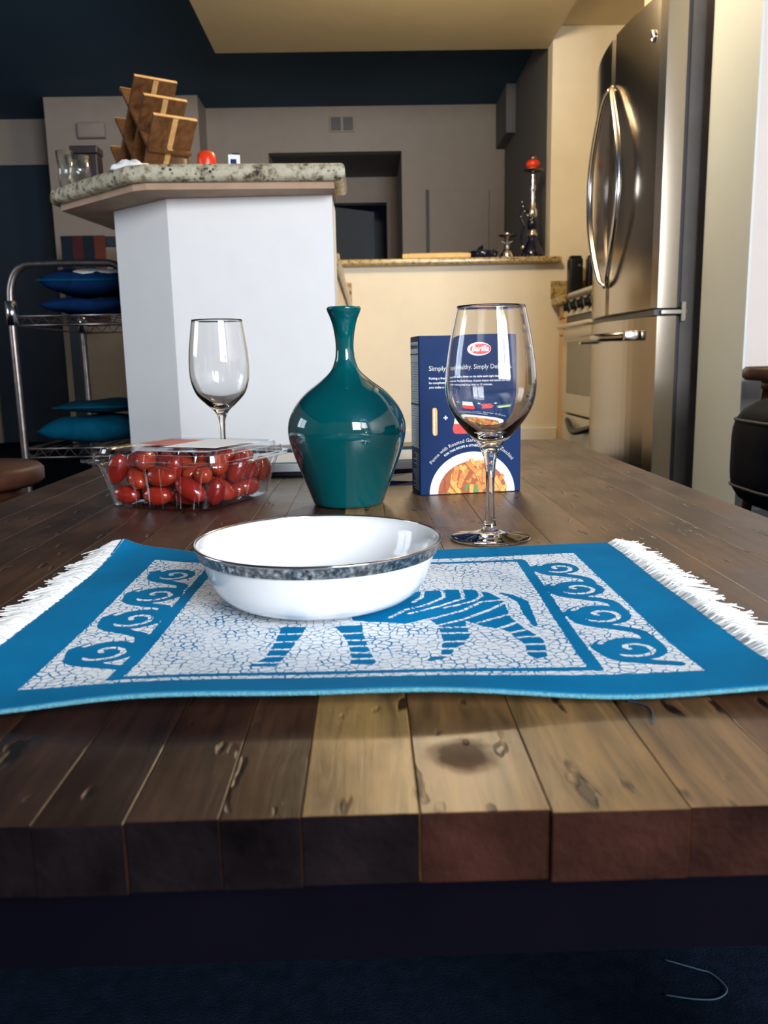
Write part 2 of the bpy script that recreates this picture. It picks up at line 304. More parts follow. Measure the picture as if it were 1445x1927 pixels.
# ------------------------------------------------------------------ mesh helpers
class MB:
    """collects shapes, builds ONE mesh object"""
    def __init__(s): s.v = []; s.f = []; s.sm = []
    def add(s, v, f, smooth=False):
        o = len(s.v); s.v += [tuple(p) for p in v]; s.f += [tuple(i+o for i in q) for q in f]; s.sm += [smooth]*len(f); return s
    def box(s, x0, x1, y0, y1, z0, z1, bev=0, seg=2):
        if bev <= 0:
            v = [(x0,y0,z0),(x1,y0,z0),(x1,y1,z0),(x0,y1,z0),(x0,y0,z1),(x1,y0,z1),(x1,y1,z1),(x0,y1,z1)]
            return s.add(v, [(0,3,2,1),(4,5,6,7),(0,1,5,4),(1,2,6,5),(2,3,7,6),(3,0,4,7)])
        bm = bmesh.new(); bmesh.ops.create_cube(bm, size=1)
        for q in bm.verts: q.co = Vector(((x0+x1)/2+q.co.x*(x1-x0), (y0+y1)/2+q.co.y*(y1-y0), (z0+z1)/2+q.co.z*(z1-z0)))
        bmesh.ops.bevel(bm, geom=list(bm.edges), offset=bev, segments=seg, profile=.5, affect='EDGES')
        bm.verts.index_update()
        s.add([q.co[:] for q in bm.verts], [[q.index for q in f.verts] for f in bm.faces], seg > 2); bm.free(); return s
    def prism(s, poly, z0, z1, bev=0, seg=3):
        bm = bmesh.new(); vs_ = [bm.verts.new((x, y, z0)) for x, y in poly]; f = bm.faces.new(vs_)
        r = bmesh.ops.extrude_face_region(bm, geom=[f])
        for q in r['geom']:
            if isinstance(q, bmesh.types.BMVert): q.co.z = z1
        bmesh.ops.recalc_face_normals(bm, faces=bm.faces)
        if bev: 
            ed = [e for e in bm.edges if abs(e.verts[0].co.z-e.verts[1].co.z) < 1e-6]
            bmesh.ops.bevel(bm, geom=ed, offset=bev, segments=seg, profile=.5, affect='EDGES')
        bm.verts.index_update()
        s.add([q.co[:] for q in bm.verts], [[q.index for q in f.verts] for f in bm.faces]); bm.free(); return s
    def lathe(s, prof, n=48, cx=0, cy=0, cz=0, smooth=True, closed=False):
        v = []; f = []; k = len(prof)
        for i in range(n):
            a = 2*PI*i/n
            for r, z in prof: v.append((cx+r*math.cos(a), cy+r*math.sin(a), cz+z))
        for i in range(n):
            j = (i+1) % n
            for q in range(k if closed else k-1):
                p = (q+1) % k
                a, b_, c, d = i*k+q, j*k+q, j*k+p, i*k+p
                if prof[q][0] < 1e-7: f.append((a, c, d)) if prof[p][0] > 1e-7 else None
                elif prof[p][0] < 1e-7: f.append((a, b_, c))
                else: f.append((a, b_, c, d))
        return s.add(v, f, smooth)
    def tube(s, pts, r, n=8, cap=True, smooth=True):
        pts = [Vector(p) for p in pts]; rs = r if hasattr(r, '__len__') else [r]*len(pts)
        v = []; f = []; up = None
        for i, p in enumerate(pts):
            t = (pts[min(i+1, len(pts)-1)]-pts[max(i-1, 0)]).normalized()
            if up is None:
                up = t.cross(Vector((0, 0, 1)) if abs(t.z) < .9 else Vector((1, 0, 0))).normalized()
            up = (up-t*up.dot(t)).normalized(); bn = t.cross(up)
            for k in range(n):
                a = 2*PI*k/n; q = p+(up*math.cos(a)+bn*math.sin(a))*rs[i]; v.append(q[:])
        for i in range(len(pts)-1):
            for k in range(n):
                k2 = (k+1) % n; f.append((i*n+k, i*n+k2, (i+1)*n+k2, (i+1)*n+k))
        if cap: f.append(tuple(range(n))[::-1]); f.append(tuple((len(pts)-1)*n+k for k in range(n)))
        return s.add(v, f, smooth)
    def build(s, name, mat, parent=None, loc=None, color=None):
        me = bpy.data.meshes.new(name); me.from_pydata(s.v, [], s.f); me.update()
        me.polygons.foreach_set('use_smooth', s.sm)
        bm = bmesh.new(); bm.from_mesh(me); bmesh.ops.remove_doubles(bm, verts=bm.verts, dist=1e-6); bmesh.ops.recalc_face_normals(bm, faces=bm.faces); bm.to_mesh(me); bm.free()
        me.materials.append(M[mat] if isinstance(mat, str) else mat)
        o = bpy.data.objects.new(name, me); col.objects.link(o)
        if parent: o.parent = parent
        if loc: o.location = loc
        if color: o.color = c4(color)
        return o

def tag(o, label=None, cat=None, group=None, kind=None):
    if label: o['label'] = label
    if cat: o['category'] = cat
    if group: o['group'] = group
    if kind: o['kind'] = kind
    return o
def thing(name, label, cat, loc=(0, 0, 0), rz=0, group=None):
    o = bpy.data.objects.new(name, None); o.empty_display_size = .05; col.objects.link(o)
    o.location = loc; o.rotation_euler = (0, 0, rz); return tag(o, label, cat, group)
def struct(name, mb, mat, parent=None):
    o = mb.build(name, mat, parent)
    if not parent: o['kind'] = 'structure'
    return o
def copy_of(o, parent=None, loc=None):
    c = o.copy(); col.objects.link(c); c.parent = parent
    if loc is not None: c.location = loc
    return c
def spline(pts, n=24):
    """Catmull-Rom through pts"""
    P = [Vector(p) for p in pts]; P = [P[0]*2-P[1]]+P+[P[-1]*2-P[-2]]; out = []
    for i in range(1, len(P)-2):
        for k in range(n):
            t = k/n; a, b, c, d = P[i-1], P[i], P[i+1], P[i+2]
            out.append(.5*((2*b)+(c-a)*t+(2*a-5*b+4*c-d)*t*t+(3*b-a-3*c+d)*t**3))
    out.append(P[-2]); return out

def text_geo(body, size, bold=0., shear=0., align='LEFT'):
    cu = bpy.data.curves.new('t', 'FONT'); cu.body = body; cu.size = size; cu.align_x = align; cu.offset = bold; cu.shear = shear; cu.resolution_u = 2
    o = bpy.data.objects.new('t', cu); col.objects.link(o)
    dg = bpy.context.evaluated_depsgraph_get(); dg.update()
    me = bpy.data.meshes.new_from_object(o.evaluated_get(dg))
    v = [q.co[:] for q in me.vertices]; f = [tuple(p.vertices) for p in me.polygons]
    bpy.data.objects.remove(o); bpy.data.curves.remove(cu); bpy.data.meshes.remove(me)
    return v, f
def fit(v, width):
    x0 = min(p[0] for p in v); x1 = max(p[0] for p in v); k = width/(x1-x0)
    return [((p[0]-x0)*k, p[1]*k, 0) for p in v]

# ================================================================== STRUCTURE
FY, LY, CZ = 6.4, 6.1, 2.40
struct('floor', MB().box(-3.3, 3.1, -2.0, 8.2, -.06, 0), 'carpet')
struct('ceiling', MB().box(-3.3, 3.1, -2.0, 8.2, CZ, CZ+.06), 'ceiling_dark')
struct('ceiling_kitchen', MB().box(-.79, 1.045, 2.20, 4.92, 2.258, 2.399), 'kit_ceiling')
struct('ceiling_kitchen', MB().box(1.0455, 1.80, 2.861, 4.80, 2.33, 2.399), 'kit_ceiling')
# walls behind the camera and to the sides, with window openings
b = MB(); b.box(-3.3, .6, -2.0, -1.9, 0, CZ).box(2.6, 3.1, -2.0, -1.9, 0, CZ).box(.6, 2.6, -2.0, -1.9, 0, .8).box(.6, 2.6, -2.0, -1.9, 2.3, CZ)
struct('wall_front', b, 'wall_pink')
b = MB(); b.box(-3.3, -3.2, -1.9, .85, 0, CZ).box(-3.3, -3.2, 2.15, 8.2, 0, CZ).box(-3.3, -3.2, .85, 2.15, 0, .8).box(-3.3, -3.2, .85, 2.15, 1.9, CZ)
struct('wall_left', b, 'wall_taupe')
struct('wall_right', MB().box(3.0, 3.1, -1.9, 2.52, 0, CZ), 'wall_pink')
for nm, horiz, a0, a1, z0, z1, pos in (('window_1', True, .6, 2.6, .8, 2.3, -1.95), ('window_2', False, .85, 2.15, .8, 1.9, -3.25)):
    root = bpy.data.objects.new(nm, None); col.objects.link(root); root['kind'] = 'structure'
    def bar(u0, u1, w0, w1, name):
        q = MB()
        if horiz: q.box(u0, u1, pos-.03, pos+.03, w0, w1, .004)
        else: q.box(pos-.03, pos+.03, u0, u1, w0, w1, .004)
        q.build(name, 'trim', root)
    bar(a0, a0+.05, z0, z1, 'window_frame'); bar(a1-.05, a1, z0, z1, 'window_frame'); bar(a0, a1, z0, z0+.05, 'window_frame'); bar(a0, a1, z1-.05, z1, 'window_frame')
    bar((a0+a1)/2-.03, (a0+a1)/2+.03, z0+.05, z1-.05, 'mullion')
# partition wall beside the fridge
struct('wall_partition', MB().box(1.150, 3.0, 2.52, 2.86, 0, CZ), 'wall_pink')
q = MB(); q.box(1.136, 1.149, 2.507, 2.874, 0, .098, .003).box(1.149, 3.0, 2.506, 2.519, 0, .098, .003)
struct('baseboard_partition', q, 'trim_cool')
struct('trim_3', MB().box(1.142, 1.1495, 2.519, 2.862, .098, CZ-.001), 'trim_cool')  # added skin on the wall end, its side shade put into the colour
struct('wall_kitchen_right', MB().box(1.76, 1.86, 2.861, 4.80, 0, CZ), 'wall_cream')
# kitchen back wall: low wall with pass-through, column at the right
q = MB(); q.box(-.74, 1.045, 4.80, 4.92, 0, 1.10).box(1.045, 3.0, 4.80, 4.92, 0, 2.33)
struct('wall_kitchen_back', q, 'wall_cream')
q = MB(); q.box(-.07, 1.10, 4.784, 4.7995, 0, .178, .004)
struct('baseboard_kitchen', q, 'trim')
# far room
q = MB()
q.box(-1.12, -.68, FY, FY+.1, 0, CZ).box(-.68, .292, FY, FY+.1, 2.09, CZ).box(.292, 1.05, FY, FY+.1, 0, CZ)
struct('wall_far', q, 'wall_taupe')
struct('wall_far_right', MB().box(1.05, 1.15, 4.921, FY+.1, 0, CZ), 'wall_slate')
struct('trim_4', MB().box(.985, 1.049, 5.95, FY-.001, 2.09, CZ-.001), 'wall_slate')
q = MB(); q.box(-2.17, -1.12, LY, LY+.9, 0, CZ); struct('wall_far_left', q, 'wall_taupe')
q = MB(); q.box(-3.2, -2.171, FY+.2, FY+.3, 2.08, CZ).box(-3.2, -2.9, FY+.2, FY+.3, 0, 2.08)
struct('wall_hall', q, 'wall_taupe')
d = struct('door_1', MB().box(-2.899, -2.172, FY+.23, FY+.27, 0, 2.078), 'door_dark')
MB().lathe([(0, 0), (.025, .0), (.025, .01), (.012, .02), (.03, .05), (0, .06)], 16, -2.25, FY+.12, 1.0).build('door_handle', 'dull_chrome', d)
# alcove behind the opening in the far wall
AY = 7.25
q = MB(); q.box(-.78, -.68, FY+.1, AY, 0, 2.09).box(.292, .392, FY+.1, AY, 0, 2.09)
q.box(-.78, -.30, AY, AY+.1, 0, 2.09).box(.20, .392, AY, AY+.1, 0, 2.09).box(-.30, .20, AY, AY+.1, 1.885, 2.09)
struct('wall_alcove', q, 'wall_taupe')
struct('ceiling_alcove', MB().box(-.68, .292, FY+.1, AY+.1, 2.09, 2.14), 'wall_slate')
q = MB(); q.box(-.335, -.30, AY-.015, AY, 0, 1.92, .003).box(.20, .235, AY-.015, AY, 0, 1.92, .003).box(-.30, .20, AY-.015, AY, 1.885, 1.92, .003)
struct('trim_5', q, 'wall_taupe')
struct('wall_bedroom', MB().box(-1.1, 1.0, 8.0, 8.1, 0, CZ), 'door_dark')
dr = bpy.data.objects.new('door_2', None); col.objects.link(dr); dr['kind'] = 'structure'; dr.location = (-.29, AY+.05, 0); dr.rotation_euler = (0, 0, math.radians(38))
MB().box(0, .48, -.018, .018, .01, 1.87, .003).build('door_leaf', 'door_gray', dr)
# closet panel in the far wall
cl = bpy.data.objects.new('door_3', None); col.objects.link(cl); cl['kind'] = 'structure'; cl.location = (.478, FY, 0)
MB().box(-.011, .011, -.012, -.001, .01, 1.815).build('dark_gap', 'door_dark', cl)
MB().box(.013, .455, -.010, -.001, .01, 1.808, .003).build('closet_panel', 'wall_taupe', cl)
MB().box(.459, .571, -.016, -.001, .01, 1.808, .003).build('closet_panel', 'wall_taupe', cl)

# vent
v = thing('air_vent', 'small square air return vent with two louvred halves high on the far wall', 'vent', (-.137, FY-.001, 2.278))
MB().box(-.092, .092, -.012, 0, -.055, .055, .003).build('vent_frame', 'wall_taupe', v)
for sx in (-1, 1):
    MB().box(sx*.044-.036, sx*.044+.036, -.0135, -.012, -.046, .046).build('vent_opening', 'door_gray', v)
    for k in range(7):
        MB().box(sx*.044-.036, sx*.044+.036, -.017, -.0135, -.042+k*.013, -.036+k*.013).build('louvre', 'wall_slate', v)
tb = thing('wall_box', 'plain rectangular plastic box fixed high on the left taupe wall', 'wall box', (-1.853, LY-.001, 2.179))
MB().box(-.094, .094, -.04, 0, -.05, .05, .012, 3).build('cover', 'wall_taupe', tb)
MB().box(-.094, .094, -.028, -.006, -.054, -.05).build('lower_lip', 'wall_slate', tb)

# kitchen lamp, on, above the frame
lp = thing('ceiling_lamp', 'lit round flush ceiling lamp in the kitchen', 'lamp', (.35, 3.25, 2.257))
MB().lathe([(0, 0), (.19, 0), (.19, -.025), (.17, -.025)], 40).build('lamp_base', 'dull_chrome', lp)
MB().lathe([(.17, -.025), (.165, -.05), (.13, -.08), (.07, -.10), (0, -.105)], 40).build('lamp_dome', 'bulb', lp)
ld = bpy.data.lights.new('kitchen_lamp_light', 'POINT'); ld.energy = 68; ld.color = (1, .80, .53); ld.shadow_soft_size = .14
lo = bpy.data.objects.new('kitchen_lamp_light', ld); col.objects.link(lo); lo.location = (.35, 3.25, 2.02)

# ================================================================== BAR / PENINSULA
struct('wall_bar', MB().prism([(-.085, 2.41), (-.547, 2.427), (-.746, 2.605), (-.746, 2.66), (-.085, 2.66)], 0, 1.03), 'wall_white')
struct('wall_bar', MB().box(-.745, -.56, 2.6605, 4.799, 0, 1.03), 'wall_white')
bt = thing('bar_counter', 'speckled granite bar top with rounded edge and clipped corner on the white half wall', 'counter', (-.45, 2.6, 1.03))
poly = [(-.045, 2.30), (-.575, 2.28), (-.625, 2.295), (-.915, 2.565), (-.93, 2.60), (-.86, 3.0), (-.80, 4.79), (-.42, 4.79), (-.42, 2.68), (-.31, 2.53), (-.045, 2.53)]
MB().prism([(x+.45, y-2.6) for x, y in poly], .018, .062, .017, 4).build('granite_slab', 'granite', bt)
pl2 = [(-.075, 2.325), (-.57, 2.305), (-.61, 2.32), (-.895, 2.585), (-.84, 3.0), (-.78, 4.78), (-.44, 4.78), (-.44, 2.66), (-.32, 2.52), (-.075, 2.52)]
MB().prism([(x+.45, y-2.6) for x, y in pl2], .0005, .0178).build('underlay', 'underlay', bt)
lc = thing('base_cabinet', 'cream base cabinet run behind the white half wall', 'cabinet', (-.3, 3.78, 0))
MB().box(-.255, .19, -1.115, 1.015, .1, .868).build('body', 'cabinet_pale', lc)
MB().box(-.255, .14, -1.115, 1.015, 0, .1).build('toe_kick', 'black', lc)
for k in range(3):
    dd = MB().box(.19, .208, -1.10+k*.70, -.41+k*.70, .12, .70, .004).build('door', 'cabinet_pale', lc)
    MB().lathe([(0, 0), (.005, 0), (.005, .012), (.013, .02), (0, .028)], 12).build('knob', 'knob', dd).matrix_local = Matrix.Translation((.208, -.47+k*.70, .62)) @ Matrix.Rotation(PI/2, 4, 'Y')
    MB().box(.19, .208, -1.10+k*.70, -.41+k*.70, .715, .855, .004).build('drawer', 'cabinet_pale', lc)
kt = MB().prism([(-.555, 2.663), (-.075, 2.663), (-.075, 4.765), (-.555, 4.765)], .870, .910, .012, 3).build('kitchen_counter', 'granite_gold')
tag(kt, 'lower golden granite counter showing as a sliver right of the white half wall', 'counter')
bs = MB().box(-.56, -.073, 4.768, 4.7985, .880, 1.012, .004).build('backsplash', 'granite_gold'); tag(bs, 'short granite backsplash at the far end of the lower counter', 'backsplash')
lg = MB().prism([(-.45, 4.735), (1.10, 4.735), (1.10, 4.85), (1.044, 4.85), (1.044, 4.97), (-.41, 4.97)], 1.1005, 1.134, .012, 3).build('granite_ledge', 'granite_gold')
tag(lg, 'long golden granite ledge capping the low cream kitchen wall', 'counter')

# ------------------------------------------------------------------ wine rack on the bar
W_ = Vector((math.cos(math.radians(33)), math.sin(math.radians(33)), 0)); Q_ = Vector((W_.y, -W_.x, 0)); Zv = Vector((0, 0, 1))
UP, DN, STEP, WID, TH = .216, .128, .108, .142, .011
Crk = Vector((-.706, 2.972, 1.0925+(STEP+DN)/math.sqrt(2)+TH*.36))
rk = thing('wine_rack', 'wooden criss-cross wine rack of dark and light boards on the bar', 'wine rack', (Crk.x, Crk.y, 1.0925))
def rack_board(axis, perp, k, dz=0):
    c = Vector((0, 0, Crk.z-1.0925))+perp*(k*STEP)
    nrm = axis.cross(W_).normalized()
    def plate(l0, l1, w0, w1, t):
        vv = []
        for zz in (-1, 1):
            for (l, w) in ((l0, w0), (l1, w0), (l1, w1), (l0, w1)): vv.append((c+axis*l+W_*w+nrm*(zz*t/2))[:])
        return MB().add(vv, [(0,3,2,1),(4,5,6,7),(0,1,5,4),(1,2,6,5),(2,3,7,6),(3,0,4,7)])
    bd = plate(-DN, UP, -WID/2, WID/2, TH).build('board', 'rack', rk)
    plate(-DN+.001, UP-.002, -.0085, .0085, TH+.0012).build('inlay', 'rack_light', bd)
    plate(UP, UP+.002, -WID/2, WID/2, TH+.001).build('end_strip', 'rack_light', bd)
sl_up = (Q_+Zv).normalized(); bs_dn = (Q_-Zv).normalized()
for k in (-1, 0, 1): rack_board(sl_up, bs_dn, k)          # boards leaning towards the room
for k in (-1, 0, 1): rack_board(-bs_dn, -sl_up, k)        # boards crossing them

# things on the bar
BZ = 1.0925
def lathe_thing(name, label, cat, loc, prof, mat, n=40, group=None):
    o = MB().lathe(prof, n).build(name, mat); o.location = loc; return tag(o, label, cat, group)
def tumbler(r0, r1, h, t=.0022):
    return [(0, 0), (r0, 0), (r1, h), (r1-t, h), (r0-t, .008), (0, .008)]
g = lathe_thing('glass_tumbler', 'clear glass tumbler at the clipped corner of the granite bar', 'glass', (-.822, 2.550, BZ), tumbler(.030, .036, .080), 'thin_glass')
g = lathe_thing('glass_tumbler', 'taller smoky glass tumbler at the far left of the bar', 'glass', (-.880, 2.612, BZ), tumbler(.022, .026, .11), 'thin_glass')
bx = thing('dark_box', 'dark brown lidded box standing behind the wine rack and glasses', 'box', (-.855, 2.705, BZ))
MB().box(-.030, .050, -.028, .03, 0, .12, .004).build('body', 'dark_box', bx); MB().box(-.033, .053, -.031, .033, .1205, .143, .004).build('lid', 'dark_box', bx)
# crumpled white cloth
bm = bmesh.new(); bmesh.ops.create_icosphere(bm, subdivisions=4, radius=1)
for q in bm.verts:
    a = math.atan2(q.co.y, q.co.x); rr = 1+.10*math.sin(5*a+1)+.07*math.sin(9*a)
    q.co = Vector((q.co.x*.053*rr, q.co.y*.035*rr, max(0, q.co.z)*.026*(1+.22*math.sin(q.co.x*9+q.co.y*7)) + .0))
me = bpy.data.meshes.new('white_cloth'); bm.to_mesh(me); bm.free(); me.materials.append(M['cloth_white'])
for p in me.polygons: p.use_smooth = True
o = bpy.data.objects.new('white_cloth', me); col.objects.link(o); o.location = (-.625, 2.375, BZ); tag(o, 'crumpled white cloth lying on the bar in front of the wine rack', 'cloth')
jar = thing('glass_jar', 'clear glass jar with faded green and red contents inside the wine rack', 'jar', (-.580, 2.80, BZ))
MB().lathe(tumbler(.028, .028, .125), 32).build('jar_wall', 'thin_glass', jar)
MB().lathe([(0, .009), (.024, .009), (.025, .06), (.02, .07), (0, .072)], 20).build('green_contents', 'green_leaf', jar)
MB().lathe([(0, .0725), (.02, .073), (.022, .09), (0, .096)], 20).build('red_contents', 'ink_red', jar)
rc = thing('red_cup', 'small orange red plastic cup upside down on the bar', 'cup', (-.424, 2.40, BZ))
MB().lathe([(0, .052), (.018, .052), (.0235, .046), (.026, .030), (.025, .012), (.022, 0), (0, 0)], 36).build('cup_body', 'red_cup', rc)
MB().box(-.016, .012, -.0262, -.024, .001, .016, .0008).build('white_mark', 'paper', rc)
sb = thing('card_box', 'tiny white and blue box on the bar right of the red cup', 'box', (-.350, 2.40, BZ), math.radians(12))
MB().box(-.016, .016, -.012, .012, 0, .042, .001).build('carton', 'paper', sb)
MB().box(-.010, .006, -.0128, -.0122, .012, .030).build('blue_print', 'carton', sb); MB().box(-.004, .016, -.0126, .0126, .0425, .046, .0004).build('blue_top', 'carton', sb)

# things on the ledge
LZ = 1.1345
ty = thing('wooden_board', 'yellow wooden board lying flat on the granite ledge', 'board', (.405, 4.84, LZ))
MB().prism([(-.19, -.075), (.19, -.075), (.165, .09), (-.165, .09)], 0, .028, .006, 3).build('board', 'tray_wood', ty)
MB().box(-.15, .15, -.06, .07, .0282, .031, .001).build('groove_panel', 'tray_wood', ty)
ash = thing('ashtray', 'low dark glass dish with small metal bits on the ledge', 'dish', (.675, 4.85, LZ))
MB().lathe([(0, 0), (.075, 0), (.085, .04), (.078, .042), (.068, .008), (0, .008)], 40).build('dish', 'smoke_glass', ash)
MB().tube([(-.02, -.03, .012), (-.015, 0, .055), (.0, .02, .075)], [.012, .016, .006]).build('stopper', 'black', ash)
MB().tube([(.0, -.055, .018), (.055, -.045, .045)], .005).build('metal_stick', 'chrome', ash)
MB().lathe([(0, 0), (.013, .0), (.016, .012), (.006, .022), (0, .022)], 16, .03, -.02, .0085).build('clip', 'chrome', ash)

def hookah(loc, label, big):
    h = thing('hookah', label, 'hookah', loc)
    if big:
        MB().lathe([(0, 0), (.066, 0), (.070, .012), (.058, .045), (.036, .085), (.024, .105), (.026, .12), (.0, .121)], 32).build('water_vase', 'smoke_glass', h)
        MB().lathe([(.0, .121), (.030, .121), (.030, .132), (.020, .145), (.024, .160), (.0, .161)], 28).build('collar', 'chrome', h)
        MB().lathe([(.0, .161), (.028, .161), (.034, .19), (.026, .215), (.0, .216)], 24).build('grip', 'smoke_glass', h)
        MB().lathe([(0, .216), (.018, .216), (.028, .235), (.028, .262), (.016, .275), (.020, .295), (.011, .31), (.017, .33), (.011, .345), (.015, .365), (.019, .385), (.009, .405), (.014, .42), (.008, .435), (.012, .445), (.008, .455), (.008, .470), (0, .470)], 24).build('stem', 'chrome', h)
        MB().lathe([(0, .464), (.012, .464), (.058, .472), (.060, .476), (.02, .474), (0, .476)], 36).build('ash_tray', 'dull_chrome', h)
        MB().lathe([(0, .477), (.020, .477), (.034, .492), (.040, .508), (.030, .525), (.0, .526)], 30).build('clay_bowl', 'red_cup', h)
        MB().lathe([(0, .5265), (.022, .5265), (.020, .545), (.012, .552), (0, .553)], 24).build('foil_cap', 'dull_chrome', h)
        pts = spline([(-.022, -.01, .25), (-.060, -.03, .27), (-.075, -.05, .22), (-.055, -.05, .17), (-.070, -.05, .11), (-.064, -.055, .06)], 8)
        hs = MB().tube(pts, .009, 8).build('hose', 'smoke_glass', h)
        MB().tube([(-.064, -.055, .066), (-.063, -.056, .045)], .010, 8).build('mouthpiece', 'chrome', hs)
        for k in range(5):
            a = k*1.26; MB().lathe([(0, -.007), (.006, -.003), (.006, .003), (0, .007)], 8, -.052*math.cos(a*.3)-.012, -.03, .30-.024*k).build('bead', 'chrome', h)
    else:
        MB().lathe([(0, 0), (.042, 0), (.044, .008), (.034, .035), (.018, .058), (.0, .059)], 28).build('water_vase', 'chrome', h)
        MB().lathe([(0, .059), (.019, .059), (.014, .066), (.014, .098), (.0, .099)], 24).build('stem', 'chrome', h)
        MB().lathe([(0, .099), (.008, .099), (.012, .112), (.050, .124), (.052, .128), (.018, .125), (0, .127)], 30).build('ash_tray', 'dull_chrome', h)
        MB().lathe([(0, .1275), (.012, .1275), (.016, .140), (0, .144)], 20).build('bowl', 'chrome', h)
        for s in (-1, 1): MB().tube([(s*.012, 0, .085), (s*.034, 0, .096)], [.005, .0035], 8).build('port', 'chrome', h)
hookah((.812, 4.84, LZ), 'short chrome hookah with clear base on the granite ledge', False)
hookah((.955, 4.85, LZ), 'tall dark hookah with chrome stem and red bowl at the end of the ledge', True)

# ================================================================== FRIDGE
fr = thing('refrigerator', 'brushed steel french door refrigerator with freezer drawer below', 'refrigerator', (1.0, 2.93, 0))
FW = .815
def door_panel(y0, y1, z0, z1, name, parent):
    """bowed front: the whole front bulges 4.5 cm to -x at the middle of the fridge"""
    n = 18; prof = []
    for i in range(n+1):
        y = y0+(y1-y0)*i/n; t = (y-FW/2)/(FW/2); x = -.048*(1-t*t)+.006
        prof.append((x, y))
    e = .012
    def edge(x, y):
        return x
    loop = []
    # rounded vertical edges
    for i, (x, y) in enumerate(prof):
        d = min(y-y0, y1-y)
        if d < e: x += e-math.sqrt(max(0, e*e-(e-d)**2))
        loop.append((x, y))
    loop += [(.085, y1), (.085, y0)]
    q = MB().prism(loop, z0, z1, .003, 2); return q.build(name, 'steel', parent)
MB().box(.10, .74, .008, FW-.008, .04, 1.735, .006).build('body', 'side_grey', fr)
MB().box(.12, .70, .03, FW-.03, 0, .04).build('foot_base', 'black', fr)
dn = door_panel(0, FW/2-.003, .735, 1.752, 'door', fr)
df = door_panel(FW/2+.003, FW, .735, 1.752, 'door', fr)
dz = door_panel(0, FW, .075, .712, 'freezer_drawer', fr)
for (z0, z1) in ((.740, 1.748), (.080, .708)):
    MB().box(.0855, .0995, .012, FW-.012, z0, z1).build('gasket', 'gasket', fr)
MB().box(.01, .0995, .01, FW-.01, .7135, .7335).build('gap_strip', 'black', fr)
MB().box(.03, .125, -.004, .010, .716, .731, .002).build('hinge', 'chrome', fr)
MB().box(.10, .118, -.006, .008, .690, .758, .002).build('hinge_plate', 'chrome', fr)
MB().box(.0, .13, .01, .05, 1.7525, 1.768, .003).build('top_hinge', 'gasket', fr)
for s, dd in ((-1, dn), (1, df)):
    pts = spline([(-.050, FW/2+s*.014, 1.575), (-.064, FW/2+s*.065, 1.53), (-.070, FW/2+s*.165, 1.36), (-.070, FW/2+s*.195, 1.21), (-.070, FW/2+s*.165, 1.06), (-.064, FW/2+s*.065, .89), (-.050, FW/2+s*.014, .845)], 8)
    MB().tube(pts, [.007+.0055*math.sin(PI*i/(len(pts)-1))**.5 if 0 < i < len(pts)-1 else .007 for i in range(len(pts))], 10).build('handle', 'chrome', dd)
hp = MB(); hp.tube([(-.062, .10, .645), (-.082, FW/2, .650), (-.062, FW-.10, .650)], .015, 12); hp.build('handle', 'steel', dz)
for yy in (.10, FW-.10): MB().box(-.070, -.015, yy-.018, yy+.018, .630, .664, .006, 3).build('handle_mount', 'chrome', dz)
lgp = spline([(-.013, .085, 1.632), (-.013, .068, 1.650), (-.010, .052, 1.632), (-.011, .060, 1.615), (-.011, .068, 1.626)], 6)
MB().tube(lgp, [.0045]*len(lgp), 6).build('badge', 'chrome', dn)
oc = thing('wall_cabinet', 'cream cabinet built in over the refrigerator', 'cabinet', (1.20, 2.93, 1.82))
MB().box(.02, .55, 0, .83, 0, .508).build('body', 'cabinet_pale', oc)
for k in range(2):
    dd = MB().box(0, .019, .003+k*.415, .412+k*.415, .003, .505, .003).build('door', 'cabinet_pale', oc)

# ================================================================== STOVE
st = thing('kitchen_range', 'cream kitchen range with black knobs beside the refrigerator', 'oven', (1.09, 3.785, 0))
SW = .755
MB().box(.035, .66, 0, SW, .02, .895).build('body', 'enamel', st)
MB().box(.0, .66, 0, SW, .8955, .915, .005).build('cooktop', 'enamel', st)
for (xx, yy) in ((.19, .19), (.19, .56), (.46, .19), (.46, .56)):
    MB().lathe([(.05, 0), (.085, 0), (.085, .012), (.05, .012)], 24, xx, yy, .9155, closed=True).build('burner_grate', 'black', st)
cp = MB().add([(.034, 0, .79), (.034, SW, .79), (.034, SW, .893), (.034, 0, .893), (-.02, 0, .79), (-.02, SW, .79), (.0, SW, .893), (.0, 0, .893)], [(0,3,2,1),(4,5,6,7),(0,1,5,4),(1,2,6,5),(2,3,7,6),(3,0,4,7)]).build('control_panel', 'enamel', st)
MB().box(-.012, .0, .0, SW, .8815, .8885).build('dark_trim', 'black', st)
for k in range(5):
    kn = MB().lathe([(0, 0), (.034, 0), (.032, .012), (.022, .016), (.020, .034), (0, .036)], 24).build('knob', 'black', cp)
    kn.matrix_local = Matrix.Translation((-.0125, .10+k*.139, .84)) @ Matrix.Rotation(-PI/2-.19, 4, 'Y')
od = MB().box(-.022, .034, .004, SW-.004, .285, .755, .006).build('oven_door', 'enamel', st)
MB().box(-.0245, -.021, .10, SW-.10, .39, .655, .002).build('oven_window', 'oven_glass', od)
MB().tube([(-.022, .05, .735), (-.06, .07, .735), (-.06, SW-.07, .735), (-.022, SW-.05, .735)], .013, 10).build('handle', 'enamel', od)
MB().box(-.005, .034, .004, SW-.004, .757, .788).build('vent_slot', 'black', st)
sd = MB().box(-.018, .034, .004, SW-.004, .06, .275, .005).build('drawer', 'enamel', st)
MB().tube(spline([(-.018, .12, .245), (-.05, SW/2, .205), (-.018, SW-.12, .245)], 8), .016, 10).build('handle', 'black', sd)
rc2 = thing('corner_cabinet', 'narrow peach base cabinet in the corner beside the range', 'cabinet', (1.10, 4.545, 0))
